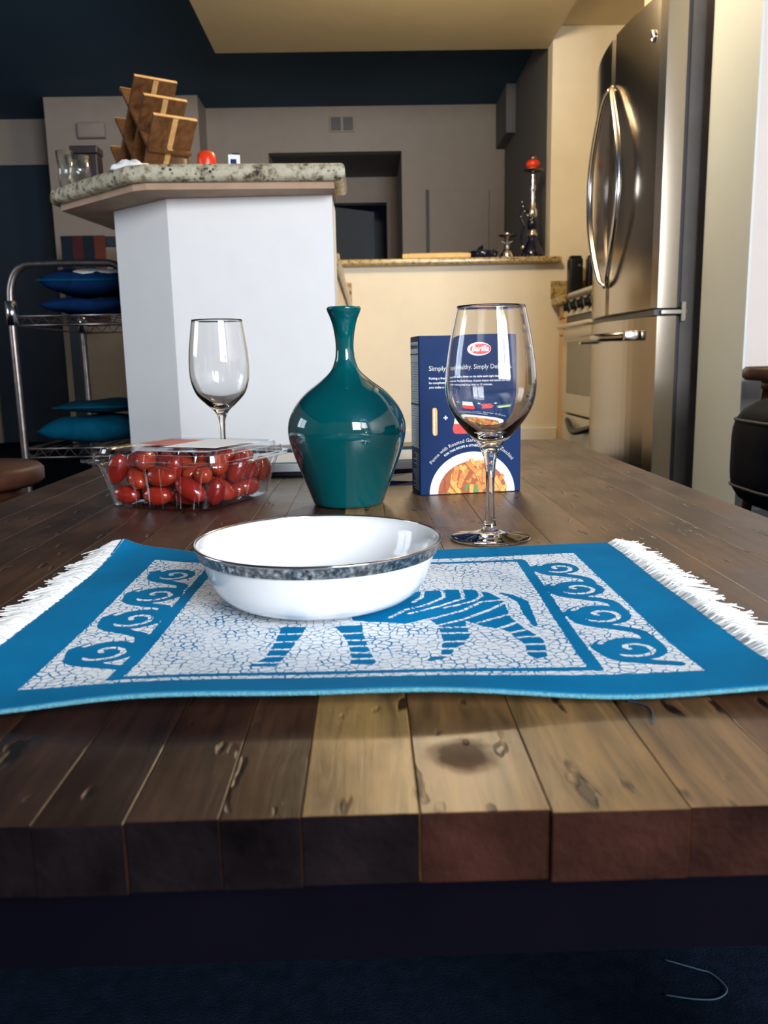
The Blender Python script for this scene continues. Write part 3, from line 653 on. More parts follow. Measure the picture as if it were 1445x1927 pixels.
MB().box(.02, .64, 0, .238, .10, .865).build('body', 'cabinet', rc2); MB().box(.06, .64, 0, .238, 0, .10).build('toe_kick', 'stool_wood', rc2)
dr1 = MB().box(0, .019, .006, .232, .70, .86, .004).build('drawer', 'cabinet', rc2)
MB().box(0, .019, .006, .232, .115, .69, .004).build('door', 'cabinet', rc2)
kn = MB().lathe([(0, 0), (.005, 0), (.005, .012), (.014, .022), (.008, .03), (0, .031)], 14).build('knob', 'knob', dr1); kn.matrix_local = Matrix.Translation((-.0005, .10, .79)) @ Matrix.Rotation(-PI/2, 4, 'Y')
ct = MB().prism([(1.055, 4.545), (1.745, 4.545), (1.745, 4.783), (1.055, 4.783)], .8655, .908, .013, 3).build('corner_counter', 'granite_gold'); tag(ct, 'small golden granite counter corner left of the range', 'counter')
b2 = MB().box(1.052, 1.745, 4.7845, 4.7995, .9085, 1.003, .003).build('backsplash', 'granite_gold'); tag(b2, 'granite backsplash strip behind the range corner', 'backsplash')
for k, (xx, yy, hh, lab) in enumerate(((1.165, 4.70, .205, 'black canister nearer the cream wall on the range corner'), (1.262, 4.68, .205, 'second black canister half hidden behind the refrigerator door'))):
    cn = thing('canister', lab, 'canister', (xx, yy, .9085), 0, 'black canisters on the range corner')
    MB().box(-.037, .037, -.037, .037, 0, hh, .01, 3).build('body', 'black', cn)
    MB().box(-.030, .030, -.030, .030, hh+.0002, hh+.012, .004, 3).build('lid', 'black', cn)
    MB().box(.006, .022, -.0395, -.0372, hh-.045, hh-.035, .001).build('chrome_mark', 'chrome', cn)

# ================================================================== LEFT: CART, CUSHIONS, FRAME
ctt = thing('wire_cart', 'worn chrome wire shelf cart with tube frame left of the white half wall', 'cart', (-.977, 3.05, 0))
x0, x1, y0, y1 = -.203, .203, -.20, .50
def arch(y):
    return spline([(x0, y, .06), (x0, y, .40), (x0, y, .76), (x0+.012, y, .86), (x0+.05, y, .905), (x0+.12, y, .912), (x1-.12, y, .912), (x1-.05, y, .905), (x1-.012, y, .86), (x1, y, .76), (x1, y, .40), (x1, y, .06)], 6)
MB().tube(arch(y0), .0125, 10).build('tube_frame', 'dull_chrome', ctt)
MB().tube(arch(y1), .0125, 10).build('tube_frame', 'dull_chrome', ctt)
for xx in (x0, x1):
    for yy in (y0, y1):
        MB().lathe([(0, -.03), (.018, -.03), (.018, .05), (0, .05)], 14, xx, yy, .745).build('clamp', 'chrome', ctt)
        wh = MB().lathe([(0, -.012), (.02, -.012), (.028, -.008), (.028, .008), (.02, .012), (0, .012)], 18).build('caster', 'black', ctt)
        wh.matrix_local = Matrix.Translation((xx, yy, .028)) @ Matrix.Rotation(PI/2, 4, 'Y')
for zz in (.745, .300):
    sh = MB(); sh.tube([(x0, y0, zz), (x1, y0, zz), (x1, y1, zz), (x0, y1, zz), (x0, y0, zz)], .004, 6).tube([(x0, y0, zz-.03), (x1, y0, zz-.03), (x1, y1, zz-.03), (x0, y1, zz-.03), (x0, y0, zz-.03)], .004, 6)
    shelf = sh.build('shelf_rim', 'dull_chrome', ctt)
    for k in range(9):
        xx = x0+.02+k*(x1-x0-.04)/8
        MB().tube([(xx, y0, zz), (xx, y1, zz)], .0022, 5).build('shelf_wire', 'dull_chrome', shelf)
    for yy in (y0, y1):
        zig = [(x0+(x1-x0)*k/16, yy, zz-(.03 if k % 2 else 0)) for k in range(17)]
        MB().tube(zig, .0025, 5).build('truss_wire', 'dull_chrome', shelf)

def cushion(name, label, loc, sx, sy, h, mat, rz=0, piping=None):
    n = 22; v = []; f = []
    for s in (1, -1):
        for j in range(n+1):
            for i in range(n+1):
                a, b_ = -1+2*i/n, -1+2*j/n
                e = max(0, 1-a**4)*max(0, 1-b_**4); z = s*h/2*(e**.55)
                pin = 1-.06*(1-abs(a))*abs(b_)**3; pin2 = 1-.06*(1-abs(b_))*abs(a)**3
                v.append((a*sx/2*pin2, b_*sy/2*pin, z+.004*math.sin(5*a+3*b_)*e))
    K = (n+1)**2
    for s in (0, 1):
        for j in range(n):
            for i in range(n):
                q = [s*K+j*(n+1)+i, s*K+j*(n+1)+i+1, s*K+(j+1)*(n+1)+i+1, s*K+(j+1)*(n+1)+i]
                f.append(q if s == 0 else q[::-1])
    root = thing(name, label, 'cushion', loc, rz, 'cushions on the wire cart')
    cov = MB().add(v, f, True).build('cover', mat, root)
    if piping:
        MB().tube([(-sx/2, -sy/2, 0), (0, -sy/2*.94, 0), (sx/2, -sy/2, 0), (sx/2*.94, 0, 0), (sx/2, sy/2, 0), (0, sy/2*.94, 0), (-sx/2, sy/2, 0), (-sx/2*.94, 0, 0), (-sx/2, -sy/2, 0)], .004, 6).build('piping', piping, root)
    return root
cushion('cushion', 'plain navy cushion under the leaf cushion on the upper cart shelf', (-.955, 3.05, .7835), .30, .34, .055, 'navy_cloth')
lc_ = cushion('cushion', 'navy cushion with pale leaf embroidery on top of the upper cart shelf', (-.950, 3.05, .8630), .31, .34, .088, 'navy_cloth', math.radians(3), 'teal_cloth')
for k in range(9):
    a = math.radians(-85+k*20); cx_, cy_ = .040, -.156
    tip = Vector((cx_+math.sin(a)*.080, cy_+math.cos(a)*.035+.004, 0)); cen = Vector((cx_, cy_, 0)); side = (tip-cen).cross(Vector((0, 0, 1))).normalized()*.008
    def zc(p):
        a_, b_ = p.x/.155, p.y/.17; e = max(0, 1-a_**4)*max(0, 1-b_**4); return .044*(e**.55)+.0045
    pts = [cen+(tip-cen)*.15, cen+(tip-cen)*.55+side, tip, cen+(tip-cen)*.55-side]
    MB().add([(p.x, p.y, zc(p)) for p in pts]+[(p.x, p.y, zc(p)-.004) for p in pts], [(0,1,2,3),(7,6,5,4),(0,4,5,1),(1,5,6,2),(2,6,7,3),(3,7,4,0)]).build('leaf_patch', 'pale_leaf', lc_)
cushion('cushion', 'plump bright teal cushion at the front of the lower cart shelf', (-.975, 3.04, .3560), .345, .34, .092, 'teal_cloth')
cushion('cushion', 'flat dark teal cushion stacked on the plump teal cushion of the lower cart shelf', (-.945, 3.07, .4345), .30, .32, .045, 'dark_teal_cloth', 0, 'teal_cloth')

sf = thing('clothes_frame', 'black standing frame with red and navy striped cloth hanging on it by the far wall', 'frame', (-1.55, 5.55, 0))
for xx in (-.345, .345):
    MB().box(xx-.035, xx+.035, -.025, .025, 0, 1.40, .006).build('post', 'door_dark', sf)
MB().box(-.31, .31, -.02, .02, 1.335, 1.398, .005).build('top_rail', 'door_dark', sf)
MB().box(-.31, .31, -.02, .02, .20, .25, .005).build('bottom_rail', 'door_dark', sf)
for k, (xx, ww, mm) in enumerate(((-.345, .072, 'stripe_navy'), (-.275, .070, 'stripe_red'), (-.205, .070, 'stripe_navy'), (-.135, .072, 'stripe_rust'))):
    MB().box(xx-ww/2, xx+ww/2, -.034, -.0262, .86, 1.402, .003).build('cloth_stripe', mm, sf)

# low wooden stools
def stool(loc, r, h, label, rz=0):
    s = thing('wooden_stool', label, 'stool', loc, rz)
    MB().lathe([(0, h-.036), (r-.01, h-.036), (r, h-.028), (r, h-.008), (r-.008, h), (0, h)], 40).build('seat', 'stool_wood', s)
    MB().lathe([(r*.50, h-.060), (r*.74, h-.060), (r*.74, h-.0365), (r*.50, h-.0365)], 32, closed=True).build('seat_ring', 'stool_wood', s)
    for k in range(4):
        a = PI/4+k*PI/2; MB().tube([(r*.62*math.cos(a), r*.62*math.sin(a), h-.037), (r*.92*math.cos(a), r*.92*math.sin(a), 0)], [.016, .013], 10).build('leg', 'stool_wood', s)
    for k in range(4):
        a = PI/4+k*PI/2; a2 = a+PI/2; rr = r*.78
        MB().tube([(rr*math.cos(a), rr*math.sin(a), h*.45), (rr*math.cos(a2), rr*math.sin(a2), h*.45)], .008, 8).build('stretcher', 'stool_wood', s)
stool((1.215, 2.22, 0), .19, .538, 'dark wooden stool against the pale wall behind the leather sofa', .35)
stool((-.715, 1.45, 0), .135, .405, 'low brown wooden stool beside the left edge of the table', .2)

# sofa
so = thing('leather_sofa', 'dark leather sofa with fat stitched arm at the right edge', 'sofa', (1.385, 1.1, 0))
def blob(name, cx, cy, cz, sx, sy, sz, p=.32, mat='leather', n=28):
    bm = bmesh.new(); bmesh.ops.create_uvsphere(bm, u_segments=n*2, v_segments=n, radius=1)
    for q in bm.verts:
        c = q.co; c2 = [math.copysign(abs(t)**p, t) for t in c]; l = max(abs(t) for t in c2) or 1
        pw = 1/ (sum(abs(t)**(2/p) for t in c)**(p/2))
        q.co = Vector((cx+c.x*pw*sx/2, cy+c.y*pw*sy/2, cz+c.z*pw*sz/2))
    me_ = bpy.data.meshes.new(name); bm.to_mesh(me_); bm.free(); me_.materials.append(M[mat])
    for pl_ in me_.polygons: pl_.use_smooth = True
    ob = bpy.data.objects.new(name, me_); col.objects.link(ob); ob.parent = so; return ob
ar = blob('arm', -.02, .70, .345, 1.06, .36, .30, .45)
blob('arm_base', .02, .70, .155, .92, .30, .27, .4)
for zz, ins in ((.425, .012), (.275, .008)):
    ys = []
    for i in range(40):
        a = PI*.62+i/39*PI*.9
        ca, sa = math.cos(a), math.sin(a); zr = (zz-.345)/.15
        e = 2/.45; rad = ((1-abs(zr)**e)**(1/e)) / ((abs(ca)**e+abs(sa)**e)**(1/e))
        ys.append((-.02+ca*rad*.531, .70+sa*rad*.181, zz))
    MB().tube(ys, .0035, 6).build('seam', 'stitch', ar)
blob('seat_cushion', .12, .02, .30, .85, .98, .20, .25)
blob('seat_base', .12, .0, .14, .85, 1.0, .24, .2)
blob('back_cushion', .46, .0, .50, .24, 1.0, .46, .3)
for (xx, yy) in ((-.25, .8), (.45, .8), (-.25, -.45), (.45, -.45)): MB().lathe([(0, 0), (.025, 0), (.03, .045), (0, .045)], 12, xx, yy, 0).build('foot', 'black', so)

# ================================================================== TABLE
T = .395
tr_ = math.radians(-.5)
tbl = thing('coffee_table', 'dark distressed plank coffee table in the foreground', 'table', (-.03, 1.09, 0), 0)
TX0, TX1, TY0, TY1 = -.465, .465, -.793, .735
bnd = [-.495, -.44, -.385, -.335, -.28, -.23, -.18, -.135, -.099, -.062, -.030, .017, .069, .124, .175, .23, .285, .34, .39, .435]
widths = [b1-b0 for b0, b1 in zip(bnd, bnd[1:])]
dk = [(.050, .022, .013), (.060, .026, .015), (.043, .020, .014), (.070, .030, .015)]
cols = [dk[k % 4] for k in range(7)]+[(.038, .017, .012), (.052, .022, .012), (.085, .040, .019), (.36, .235, .090), (.235, .140, .058), (.275, .170, .070), (.23, .135, .058), (.135, .066, .031), (.155, .078, .038), (.12, .060, .030), (.10, .052, .030), (.12, .062, .032)]  # gold planks: own wood tone with lamp glare put into the colour
xx = TX0
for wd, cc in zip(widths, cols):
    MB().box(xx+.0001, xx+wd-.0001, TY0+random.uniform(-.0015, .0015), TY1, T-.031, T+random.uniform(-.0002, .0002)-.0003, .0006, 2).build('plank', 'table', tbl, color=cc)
    pk = col.objects[-1] if False else [o_ for o_ in tbl.children][-1]
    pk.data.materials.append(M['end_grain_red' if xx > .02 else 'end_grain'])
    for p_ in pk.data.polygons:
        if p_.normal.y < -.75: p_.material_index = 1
    xx += wd
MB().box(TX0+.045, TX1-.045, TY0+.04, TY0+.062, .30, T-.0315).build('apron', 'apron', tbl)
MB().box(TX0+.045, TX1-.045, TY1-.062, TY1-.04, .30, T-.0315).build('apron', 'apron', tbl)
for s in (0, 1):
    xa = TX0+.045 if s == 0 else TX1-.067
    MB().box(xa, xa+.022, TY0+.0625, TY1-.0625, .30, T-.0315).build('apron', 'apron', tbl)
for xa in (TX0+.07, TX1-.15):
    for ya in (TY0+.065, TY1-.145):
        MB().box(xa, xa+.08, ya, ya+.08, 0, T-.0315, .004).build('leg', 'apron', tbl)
cb = MB().tube(spline([(.272, .693, 0), (.297, .680, 0), (.309, .673, 0), (.315, .654, 0), (.302, .643, 0), (.282, .643, 0), (.257, .649, 0)], 8), .0008, 6).build('thin_cable', 'thread'); cb.location = (0, 0, .0025)
tag(cb, 'thin bluish cable looped on the dark floor under the table', 'cable')

# ================================================================== PLACEMAT
MX0, MX1, MY0, MY1 = -.236, .224, .392, .742
NX, NY = 320, 244
gx = np.linspace(MX0, MX1, NX); gy = np.linspace(MY0, MY1, NY); X, Y = np.meshgrid(gx, gy)
def sd_poly(pts):
    pts = np.array(pts); d = np.full(X.shape, 1e9); inside = np.zeros(X.shape, bool)
    for i in range(len(pts)):
        a = pts[i]; b_ = pts[(i+1) % len(pts)]; e = b_-a
        wx, wy = X-a[0], Y-a[1]; t = np.clip((wx*e[0]+wy*e[1])/(e@e+1e-12), 0, 1)
        d = np.minimum(d, np.hypot(wx-e[0]*t, wy-e[1]*t))
        c = ((a[1] > Y) != (b_[1] > Y)) & (X < (b_[0]-a[0])*(Y-a[1])/(b_[1]-a[1]+1e-15)+a[0]); inside ^= c
    return np.where(inside, -d, d)
def sd_line(pts, wid):
    pts = np.array(pts); d = np.full(X.shape, 1e9); n = len(pts)
    ws = wid if hasattr(wid, '__len__') else [wid]*n
    for i in range(n-1):
        a, b_ = pts[i], pts[i+1]; e = b_-a; wx, wy = X-a[0], Y-a[1]; t = np.clip((wx*e[0]+wy*e[1])/(e@e+1e-12), 0, 1)
        d = np.minimum(d, np.hypot(wx-e[0]*t, wy-e[1]*t)-(ws[i]+(ws[i+1]-ws[i])*t)/2)
    return d
def px2mat(x, y, z=T+.004):
    r = Fv+Rv*((x-722.5)/FPX)-Uv*((y-963.5)/FPX); k = (z-CAM_H)/r.z; return (r.x*k, r.y*k)
Z7 = lambda pts: [px2mat(560+a*.346, 1080+b_*.346) for a, b_ in pts]
Z1 = lambda pts: [px2mat(a*.4983, 980+b_*.4983) for a, b_ in pts]
# white field, its blue bars
field = np.maximum(np.maximum(-.192-X, X-.181), np.maximum(.4235-Y, Y-.708))
blue = sd_line([(-.138, .690), (-.143, .4335)], .0085)
blue = np.minimum(blue, sd_line([(.130, .690), (.124, .4335)], .0085))
blue = np.minimum(blue, sd_line([(-.143, .4335), (.124, .4335)], .0065))
blue = np.minimum(blue, sd_line([(-.138, .692), (.130, .692)], .0065))
inner_white_line = None
body = sd_poly(Z7([(300, 255), (430, 262), (590, 272), (720, 238), (735, 265), (900, 247), (1000, 280), (1100, 296), (1180, 290), (1165, 240), (1140, 190), (1120, 145), (1050, 105), (970, 88), (820, 84), (680, 92), (540, 100), (350, 110), (280, 180)]))
leg1 = sd_poly(Z7([(1000, 262), (1090, 295), (1150, 310), (1190, 350), (1240, 380), (1250, 440), (1300, 466), (1358, 450), (1352, 410), (1335, 350), (1270, 310), (1225, 285), (1165, 235)]))
leg2 = sd_poly(Z7([(740, 255), (905, 245), (938, 325), (930, 350), (905, 378), (850, 412), (838, 440), (790, 468), (720, 485), (700, 478), (720, 460), (780, 445), (790, 360), (775, 310)]))
leg3 = sd_poly(Z7([(200, 285), (350, 280), (362, 340), (385, 400), (402, 440), (428, 490), (410, 503), (283, 498), (292, 440), (270, 370), (240, 330)]))
leg4 = sd_poly(Z1([(1065, 400), (1160, 400), (1110, 470), (1065, 530), (1040, 558), (930, 558), (1000, 520), (1035, 460)]))
zebra = np.minimum.reduce([body, leg1, leg2, leg3, leg4, sd_line(Z7([(1105, 105), (1160, 120), (1225, 150), (1250, 205), (1290, 270)]), [.003, .006, .008, .007, .004])])
whites = [([(680, 90), (675, 125), (630, 150)]), ([(785, 82), (795, 125), (700, 165), (590, 190), (500, 238)]), ([(885, 80), (905, 130), (770, 172), (600, 215)]),
          ([(980, 85), (1000, 120), (960, 145), (800, 182)]), ([(1125, 138), (1000, 150), (900, 195), (730, 242)]), ([(1135, 150), (1050, 190), (900, 245), (740, 285)]),
          ([(1160, 212), (1080, 235), (980, 262)]), ([(1190, 258), (1120, 285), (1070, 300)]), ([(1230, 300), (1140, 318)]), ([(1330, 332), (1160, 345)]), ([(1350, 378), (1220, 382)]), ([(1365, 419), (1240, 420)]),
          ([(940, 286), (750, 293)]), ([(945, 320), (760, 324)]), ([(930, 366), (770, 372)]), ([(870, 408), (770, 410)]), ([(850, 446), (760, 450)]),
          ([(210, 328), (380, 322)]), ([(230, 364), (390, 362)]), ([(250, 398), (400, 394)]), ([(270, 434), (420, 432)]), ([(270, 470), (430, 466)])]
for wl in whites: zebra = np.maximum(zebra, -sd_line(Z7(wl), .0030))
for yy in (428, 457, 486, 513, 540): zebra = np.maximum(zebra, -sd_line(Z1([(930, yy+3), (1170, yy-3)]), .0028))
blue = np.minimum(blue, zebra)
def scroll(cx, ys, flip):
    out = np.full(X.shape, 1e9)
    for k, cy in enumerate(ys):
        R = .0215 if k else .0185
        cxx = cx
        disc = np.hypot((X-cxx)/1.02, (Y-cy)/1.0)-R
        # white spiral groove
        sp = []
        for i in range(44):
            t = i/43; a = math.radians(200)-t*math.radians(500); rr = .0025+t*(R-.0025)*1.08
            sp.append((cxx+.002+rr*math.cos(a), cy+rr*math.sin(a)))
        disc = np.maximum(disc, -sd_line(sp, .0036))
        nxt = ys[k+1] if k+1 < len(ys) else cy-.055
        tail = spline([(cxx-R*.80, cy+.004, 0), (cxx-R*.62, cy-R*.75, 0), (cxx+.004, cy-R*1.28, 0), (cxx+.016, (cy+nxt)/2-.004, 0), (cxx+R*.86, nxt+R*.30, 0)] if k+1 < len(ys) else
                      [(cxx-R*.8, cy+.004, 0), (cxx-R*.55, cy-R*.8, 0), (cxx+.004, cy-R*1.18, 0), (cxx+.018, cy-R*1.42, 0)], 8)
        n = len(tail); out = np.minimum(out, np.minimum(disc, sd_line([(p.x, p.y) for p in tail], [.011-.003*i/n for i in range(n)])))
    return out
blue = np.minimum(blue, scroll(.1535, [.662, .600, .536, .468], False))
blue = np.minimum(blue, scroll(-.1660, [.668, .610, .552, .486], True))
pat = np.minimum(-field, blue)      # > 0 : white
# heights: gently wavy cloth, front edge lifted, back left corner curled
lift = .0090*np.exp(-((Y-MY0)/.035)**1.3)*(.85+.40*np.sin(X*15+2.2)+.15*np.sin(X*37))
curl = .016*np.clip((-.195-X)/.05, 0, 1)**2*np.clip((Y-.66)/.08, 0, 1)**2 + .004*np.exp(-((X+.20)/.03)**2)*np.clip((Y-.6)/.14, 0, 1)
ripple = .0006*(1+np.sin(X*23+Y*9)*np.cos(Y*31))
Zm = T+.0030+lift+curl+ripple
Yb = Y + np.clip((Y-.60)/.14, 0, 1)**2*.030*np.clip((-.10-X)/.13, 0, 1)**1.5 + np.clip((Y-.60)/.14, 0, 1)**2*.012*np.clip((X-.06)/.16, 0, 1)
mroot = thing('placemat', 'blue and white woven placemat with zebra pattern and white fringe', 'placemat', (0, .57, T))
verts = np.stack([X.ravel(), (Yb-.57).ravel(), (Zm-T).ravel()], 1)
idx = np.arange(NX*NY).reshape(NY, NX)
faces = np.stack([idx[:-1, :-1].ravel(), idx[:-1, 1:].ravel(), idx[1:, 1:].ravel(), idx[1:, :-1].ravel()], 1)
me = bpy.data.meshes.new('woven_cloth'); me.from_pydata(verts.tolist(), [], faces.tolist()); me.update()
me.polygons.foreach_set('use_smooth', [True]*len(me.polygons))
at = me.attributes.new('pattern', 'FLOAT', 'POINT'); at.data.foreach_set('value', pat.ravel().astype(np.float32))
me.materials.append(M['mat'])
mo = bpy.data.objects.new('woven_cloth', me); col.objects.link(mo); mo.parent = mroot
sd_ = mo.modifiers.new('thickness', 'SOLIDIFY'); sd_.thickness = .0022; sd_.offset = -1
for row, nm in ((0, 'hem_thread'), (NY-1, 'hem_thread')):
    pts = [(X[row, i], Yb[row, i]-.57+(-.0008 if row == 0 else .0008), Zm[row, i]-T-.0012) for i in range(0, NX, 4)]
    MB().tube(pts, .0013, 6).build(nm, 'hem', mroot)
for side, ci in ((-1, 0), (1, NX-1)):
    fm = MB()
    for k in range(1100):
        j = rng.uniform(0, NY-1); j0 = int(j); ys_ = Yb[j0, ci]-.57; z_ = Zm[j0, ci]-T-.001
        cl_ = math.sin(j*.9)+math.sin(j*.41+1)*.7; ln = rng.uniform(.019, .031)*(1+.16*cl_); dy = rng.normal(0, .0045)+.006*math.sin(j*.22)-.004*math.cos(j*.9); rise = rng.uniform(.0005, .0055)
        x_ = X[j0, ci]-side*.002
        z_end = rng.uniform(.0008, .004)
        fm.tube([(x_, ys_, z_), (x_+side*ln*.35, ys_+dy*.2, z_*.6+rise), (x_+side*ln*.7, ys_+dy*.6, z_*.3+rise*.8), (x_+side*ln, ys_+dy, z_end)], [.0007, .0009, .0008, .0004], 4, cap=False)
    fo = fm.build('fringe', 'fringe', mroot); fo['kind'] = 'stuff'

lt = MB().tube(spline([(0.1306, 0.3986, 0), (0.1352, 0.3956, 0), (0.1388, 0.3901, 0), (0.1381, 0.3818, 0), (0.1341, 0.3716, 0)], 8), .0004, 5).build('loose_thread', 'thread'); lt.location = (0, 0, T+.0005)
tag(lt, 'loose dark blue thread on the table in front of the placemat', 'thread')

# ================================================================== BOWL
bw = thing('serving_bowl', 'white china bowl with embossed silver band on the placemat', 'bowl', (-.0375, .585, T+.0041))
RB = .0890; HB = .0465
outer = [(0, 0.0025), (.043, .0022), (.0455, 0), (.050, 0), (.0515, .0018), (.060, .0035), (.0675, .0068), (.0735, .0120), (.0775, .0185), (.0802, .0255), (.0832, .0345), (.0846, .0382), (.0850, .0392), (RB-.0010, HB-.0004)]
inner = [(RB-.0020, HB), (.0832, .0400), (.0802, .0325), (.0780, .0255), (.0752, .0190), (.0710, .0130), (.0645, .0085), (.054, .0058), (.0, .0050)]
MB().lathe(outer+inner, 96).build('china_body', 'china', bw)
MB().lathe([(.0848, .0378), (.0857, .0380), (.0861, .0395), (.0874, .0425), (.0888, .0452), (RB+.0003, HB-.0006), (RB-.0006, HB-.0006), (.0862, .0410)], 96, closed=True).build('embossed_band', 'emboss', bw)
MB().lathe([(RB+.0002, HB-.0011), (RB+.0006, HB+.0001), (RB-.0002, HB+.0009), (RB-.0014, HB+.0008), (RB-.0019, HB-.0002), (RB-.0010, HB-.0010)], 96, closed=True).build('silver_rim', 'platinum', bw)

# ================================================================== VASE
vz = thing('bottle_vase', 'glossy teal ceramic vase with narrow flared neck', 'vase', (-.0262, 1.030, T-.0003))
prof = [(85, 145), (110, 139), (150, 122), (200, 105), (250, 94), (300, 85), (350, 79), (400, 76), (450, 77), (500, 82), (560, 98), (620, 128), (700, 212), (780, 318), (850, 388), (930, 446), (1020, 488), (1100, 505), (1180, 502), (1280, 482), (1400, 442), (1500, 406), (1600, 370), (1700, 334), (1790, 303)]
K = .0001452; ztop = .2406
P_ = spline([(r*K, ztop-(y-85)*.000140, 0) for y, r in prof], 4)
po = [(p.x, max(p.y, .0005)) for p in P_]
zb = po[-1][1]
po2 = [q for q in po] 
full = [(0, 0), (po2[-1][0]-.012, 0), (po2[-1][0]-.010, .002), (po2[-1][0]-.004, .0004)]+po2[::-1]+[(po2[0][0]-.0012, po2[0][1]+.0018), (po2[0][0]-.003, po2[0][1]+.0008)]+[(r-.0035, z) for r, z in po2[2:40]]
MB().lathe(full, 96).build('vase_body', 'vase', vz)

# ================================================================== WINE GLASSES
def goblet(loc, label, outer, inner):
    g = thing('wine_glass', label, 'glass', loc, 0)
    o_ = spline([(r, z, 0) for r, z in outer], 6); i_ = spline([(r, z, 0) for r, z in inner], 6)
    pr = [(max(0, p.x), max(0, p.y)) for p in o_]+[(max(0, p.x), p.y) for p in i_]
    pr[0] = (0, pr[0][1]); pr[-1] = (0, pr[-1][1])
    MB().lathe(pr, 96).build('glass_body', 'glass', g); return g
goblet((.1195, .803, T-.0003), 'large clear wine glass standing behind the placemat in front of the pasta box',
       [(0, .0008), (.015, .0005), (.034, .0003), (.0390, .0010), (.0385, .0024), (.030, .0040), (.016, .0068), (.0085, .0100), (.0058, .0150), (.0044, .030), (.0042, .055), (.0050, .072), (.0075, .084), (.0125, .0945), (.0230, .1060), (.0345, .1205), (.0415, .1350), (.0440, .1500), (.0432, .1660), (.0402, .1880), (.0362, .2090), (.0322, .2262)],
       [(.0312, .2262), (.0350, .2090), (.0389, .1880), (.0418, .1660), (.0425, .1500), (.0398, .1355), (.0325, .1225), (.0210, .1110), (.0100, .1035), (.0, .1015)])
goblet((-.2365, 1.35, T-.0003), 'clear goblet standing behind the tomato box',
       [(0, .0008), (.015, .0005), (.032, .0003), (.0375, .0010), (.037, .0024), (.028, .0040), (.014, .0068), (.0070, .0110), (.0050, .020), (.0042, .050), (.0044, .075), (.0065, .092), (.0120, .1030), (.0240, .1140), (.0380, .1290), (.0455, .1480), (.0478, .1680), (.0468, .1960), (.0430, .2250), (.0400, .2470)],
       [(.0390, .2470), (.0420, .2250), (.0457, .1960), (.0466, .1680), (.0440, .1490), (.0360, .1315), (.0220, .1190), (.0100, .1125), (.0, .1105)])

# ================================================================== PASTA BOX
bxang = math.atan2(1.098-1.077, .204-.067)
px = thing('pasta_box', 'dark blue cardboard pasta box with a printed plate of penne', 'box', (.0675, 1.078, T), bxang)
BW, BH, BD = .1385, .2075, .052
MB().box(0, BW, 0, BD, 0, BH, .0012, 2).build('carton', 'carton', px)
US, VS = BW/967, BH/1552
def uv(zx, zy): return ((zx-258)*US, (1718-zy)*VS)
def flat(geo, name, mat, layer=1, parent=px):
    v, f = geo; e = -.00025*layer
    return MB().add([(p[0], e, p[1]) for p in v], f).build(name, mat, parent)
def poly_geo(pts): return [p for p in pts], [tuple(range(len(pts)))]
def ell(cx, cy, rx, ry, n=40, a0=0, a1=2*PI):
    return poly_geo([uv(cx+rx*math.cos(a0+(a1-a0)*i/n), cy-ry*math.sin(a0+(a1-a0)*i/n)) for i in range(n if a1-a0 > 6 else n+1)])
def place_text(body, zx, zy, width, name, mat, layer, bold=0., shear=0.):
    v, f = text_geo(body, 1, bold, shear); v = fit(v, width*US); u0, v0 = uv(zx, zy)
    return flat(([(p[0]+u0, p[1]+v0) for p in v], f), name, mat, layer)
def arc_text(body, cx, cy, r, a_start, a_end, name, mat, layer, bold=0.):
    v, f = text_geo(body, 1, bold); x0 = min(p[0] for p in v); x1 = max(p[0] for p in v)
    R_ = r*US; span = (a_start-a_end)*R_; k = span/(x1-x0); u0, v0 = uv(cx, cy); out = []
    for p in v:
        a = a_start-((p[0]-x0)*k)/R_; rr = R_+p[1]*k; out.append((u0+rr*math.cos(a), v0+rr*math.sin(a)))
    return flat((out, f), name, mat, layer)
flat(ell(803, 308, 131, 65), 'logo_oval', 'ink_white', 1); flat(ell(819, 308, 112, 50), 'logo_oval', 'ink_red', 2)
place_text('Barilla', 722, 330, 186, 'logo_lettering', 'ink_white', 3, .03, .25)
place_text('Simply Healthy. Simply Delicious.', 350, 500, 815, 'headline', 'ink_grey', 1, .008)
for k, (s_, w_) in enumerate((("Putting a fresh, healthy dinner on the table each night doesn't have to", 800), ('be complicated. The Barilla lineup of pasta shapes and sauces can help', 790), ('you make a relaxing meal in as little as 15 minutes.', 600))):
    place_text(s_, 350, 583+k*43, w_, 'small_print', 'ink_white', 1, .02)
# row of ingredients
pen = lambda cx, cy, w, h, a, c=.3: [(cx+(x*math.cos(a)-y*math.sin(a)), cy+(x*math.sin(a)+y*math.cos(a))) for x, y in ((-w/2, -h/2+w*c), (-w*.2, -h/2), (w*.3, -h/2+w*.1), (w/2, -h/2+w*.6), (w/2, h/2-w*c), (w*.2, h/2), (-w*.3, h/2-w*.1), (-w/2, h/2-w*.6))]
flat(poly_geo([uv(*p) for p in pen(402, 993, 46, 275, 0)]), 'penne_print', 'orange_light', 1)
flat(poly_geo([uv(*p) for p in pen(395, 993, 12, 250, 0)]), 'penne_highlight', 'ink_white', 2)
def plus(cx, cy):
    q = MB(); 
    for (a, b_) in ((20, 6), (6, 20)):
        pts = [uv(cx-a, cy-b_), uv(cx+a, cy-b_), uv(cx+a, cy+b_), uv(cx-a, cy+b_)]; q.add([(p[0], -.00025, p[1]) for p in pts], [(0, 1, 2, 3)])
    q.build('plus_sign', 'ink_white', px)
plus(503, 957); plus(800, 957); plus(985, 957)
flat(poly_geo([uv(*p) for p in ((580, 1020), (735, 1020), (745, 1060), (735, 1110), (715, 1118), (600, 1118), (578, 1105), (568, 1060))]), 'jar_print', 'ink_red', 1)
flat(poly_geo([uv(*p) for p in ((590, 950), (725, 950), (735, 1020), (580, 1020))]), 'jar_print', 'green_pale', 1)
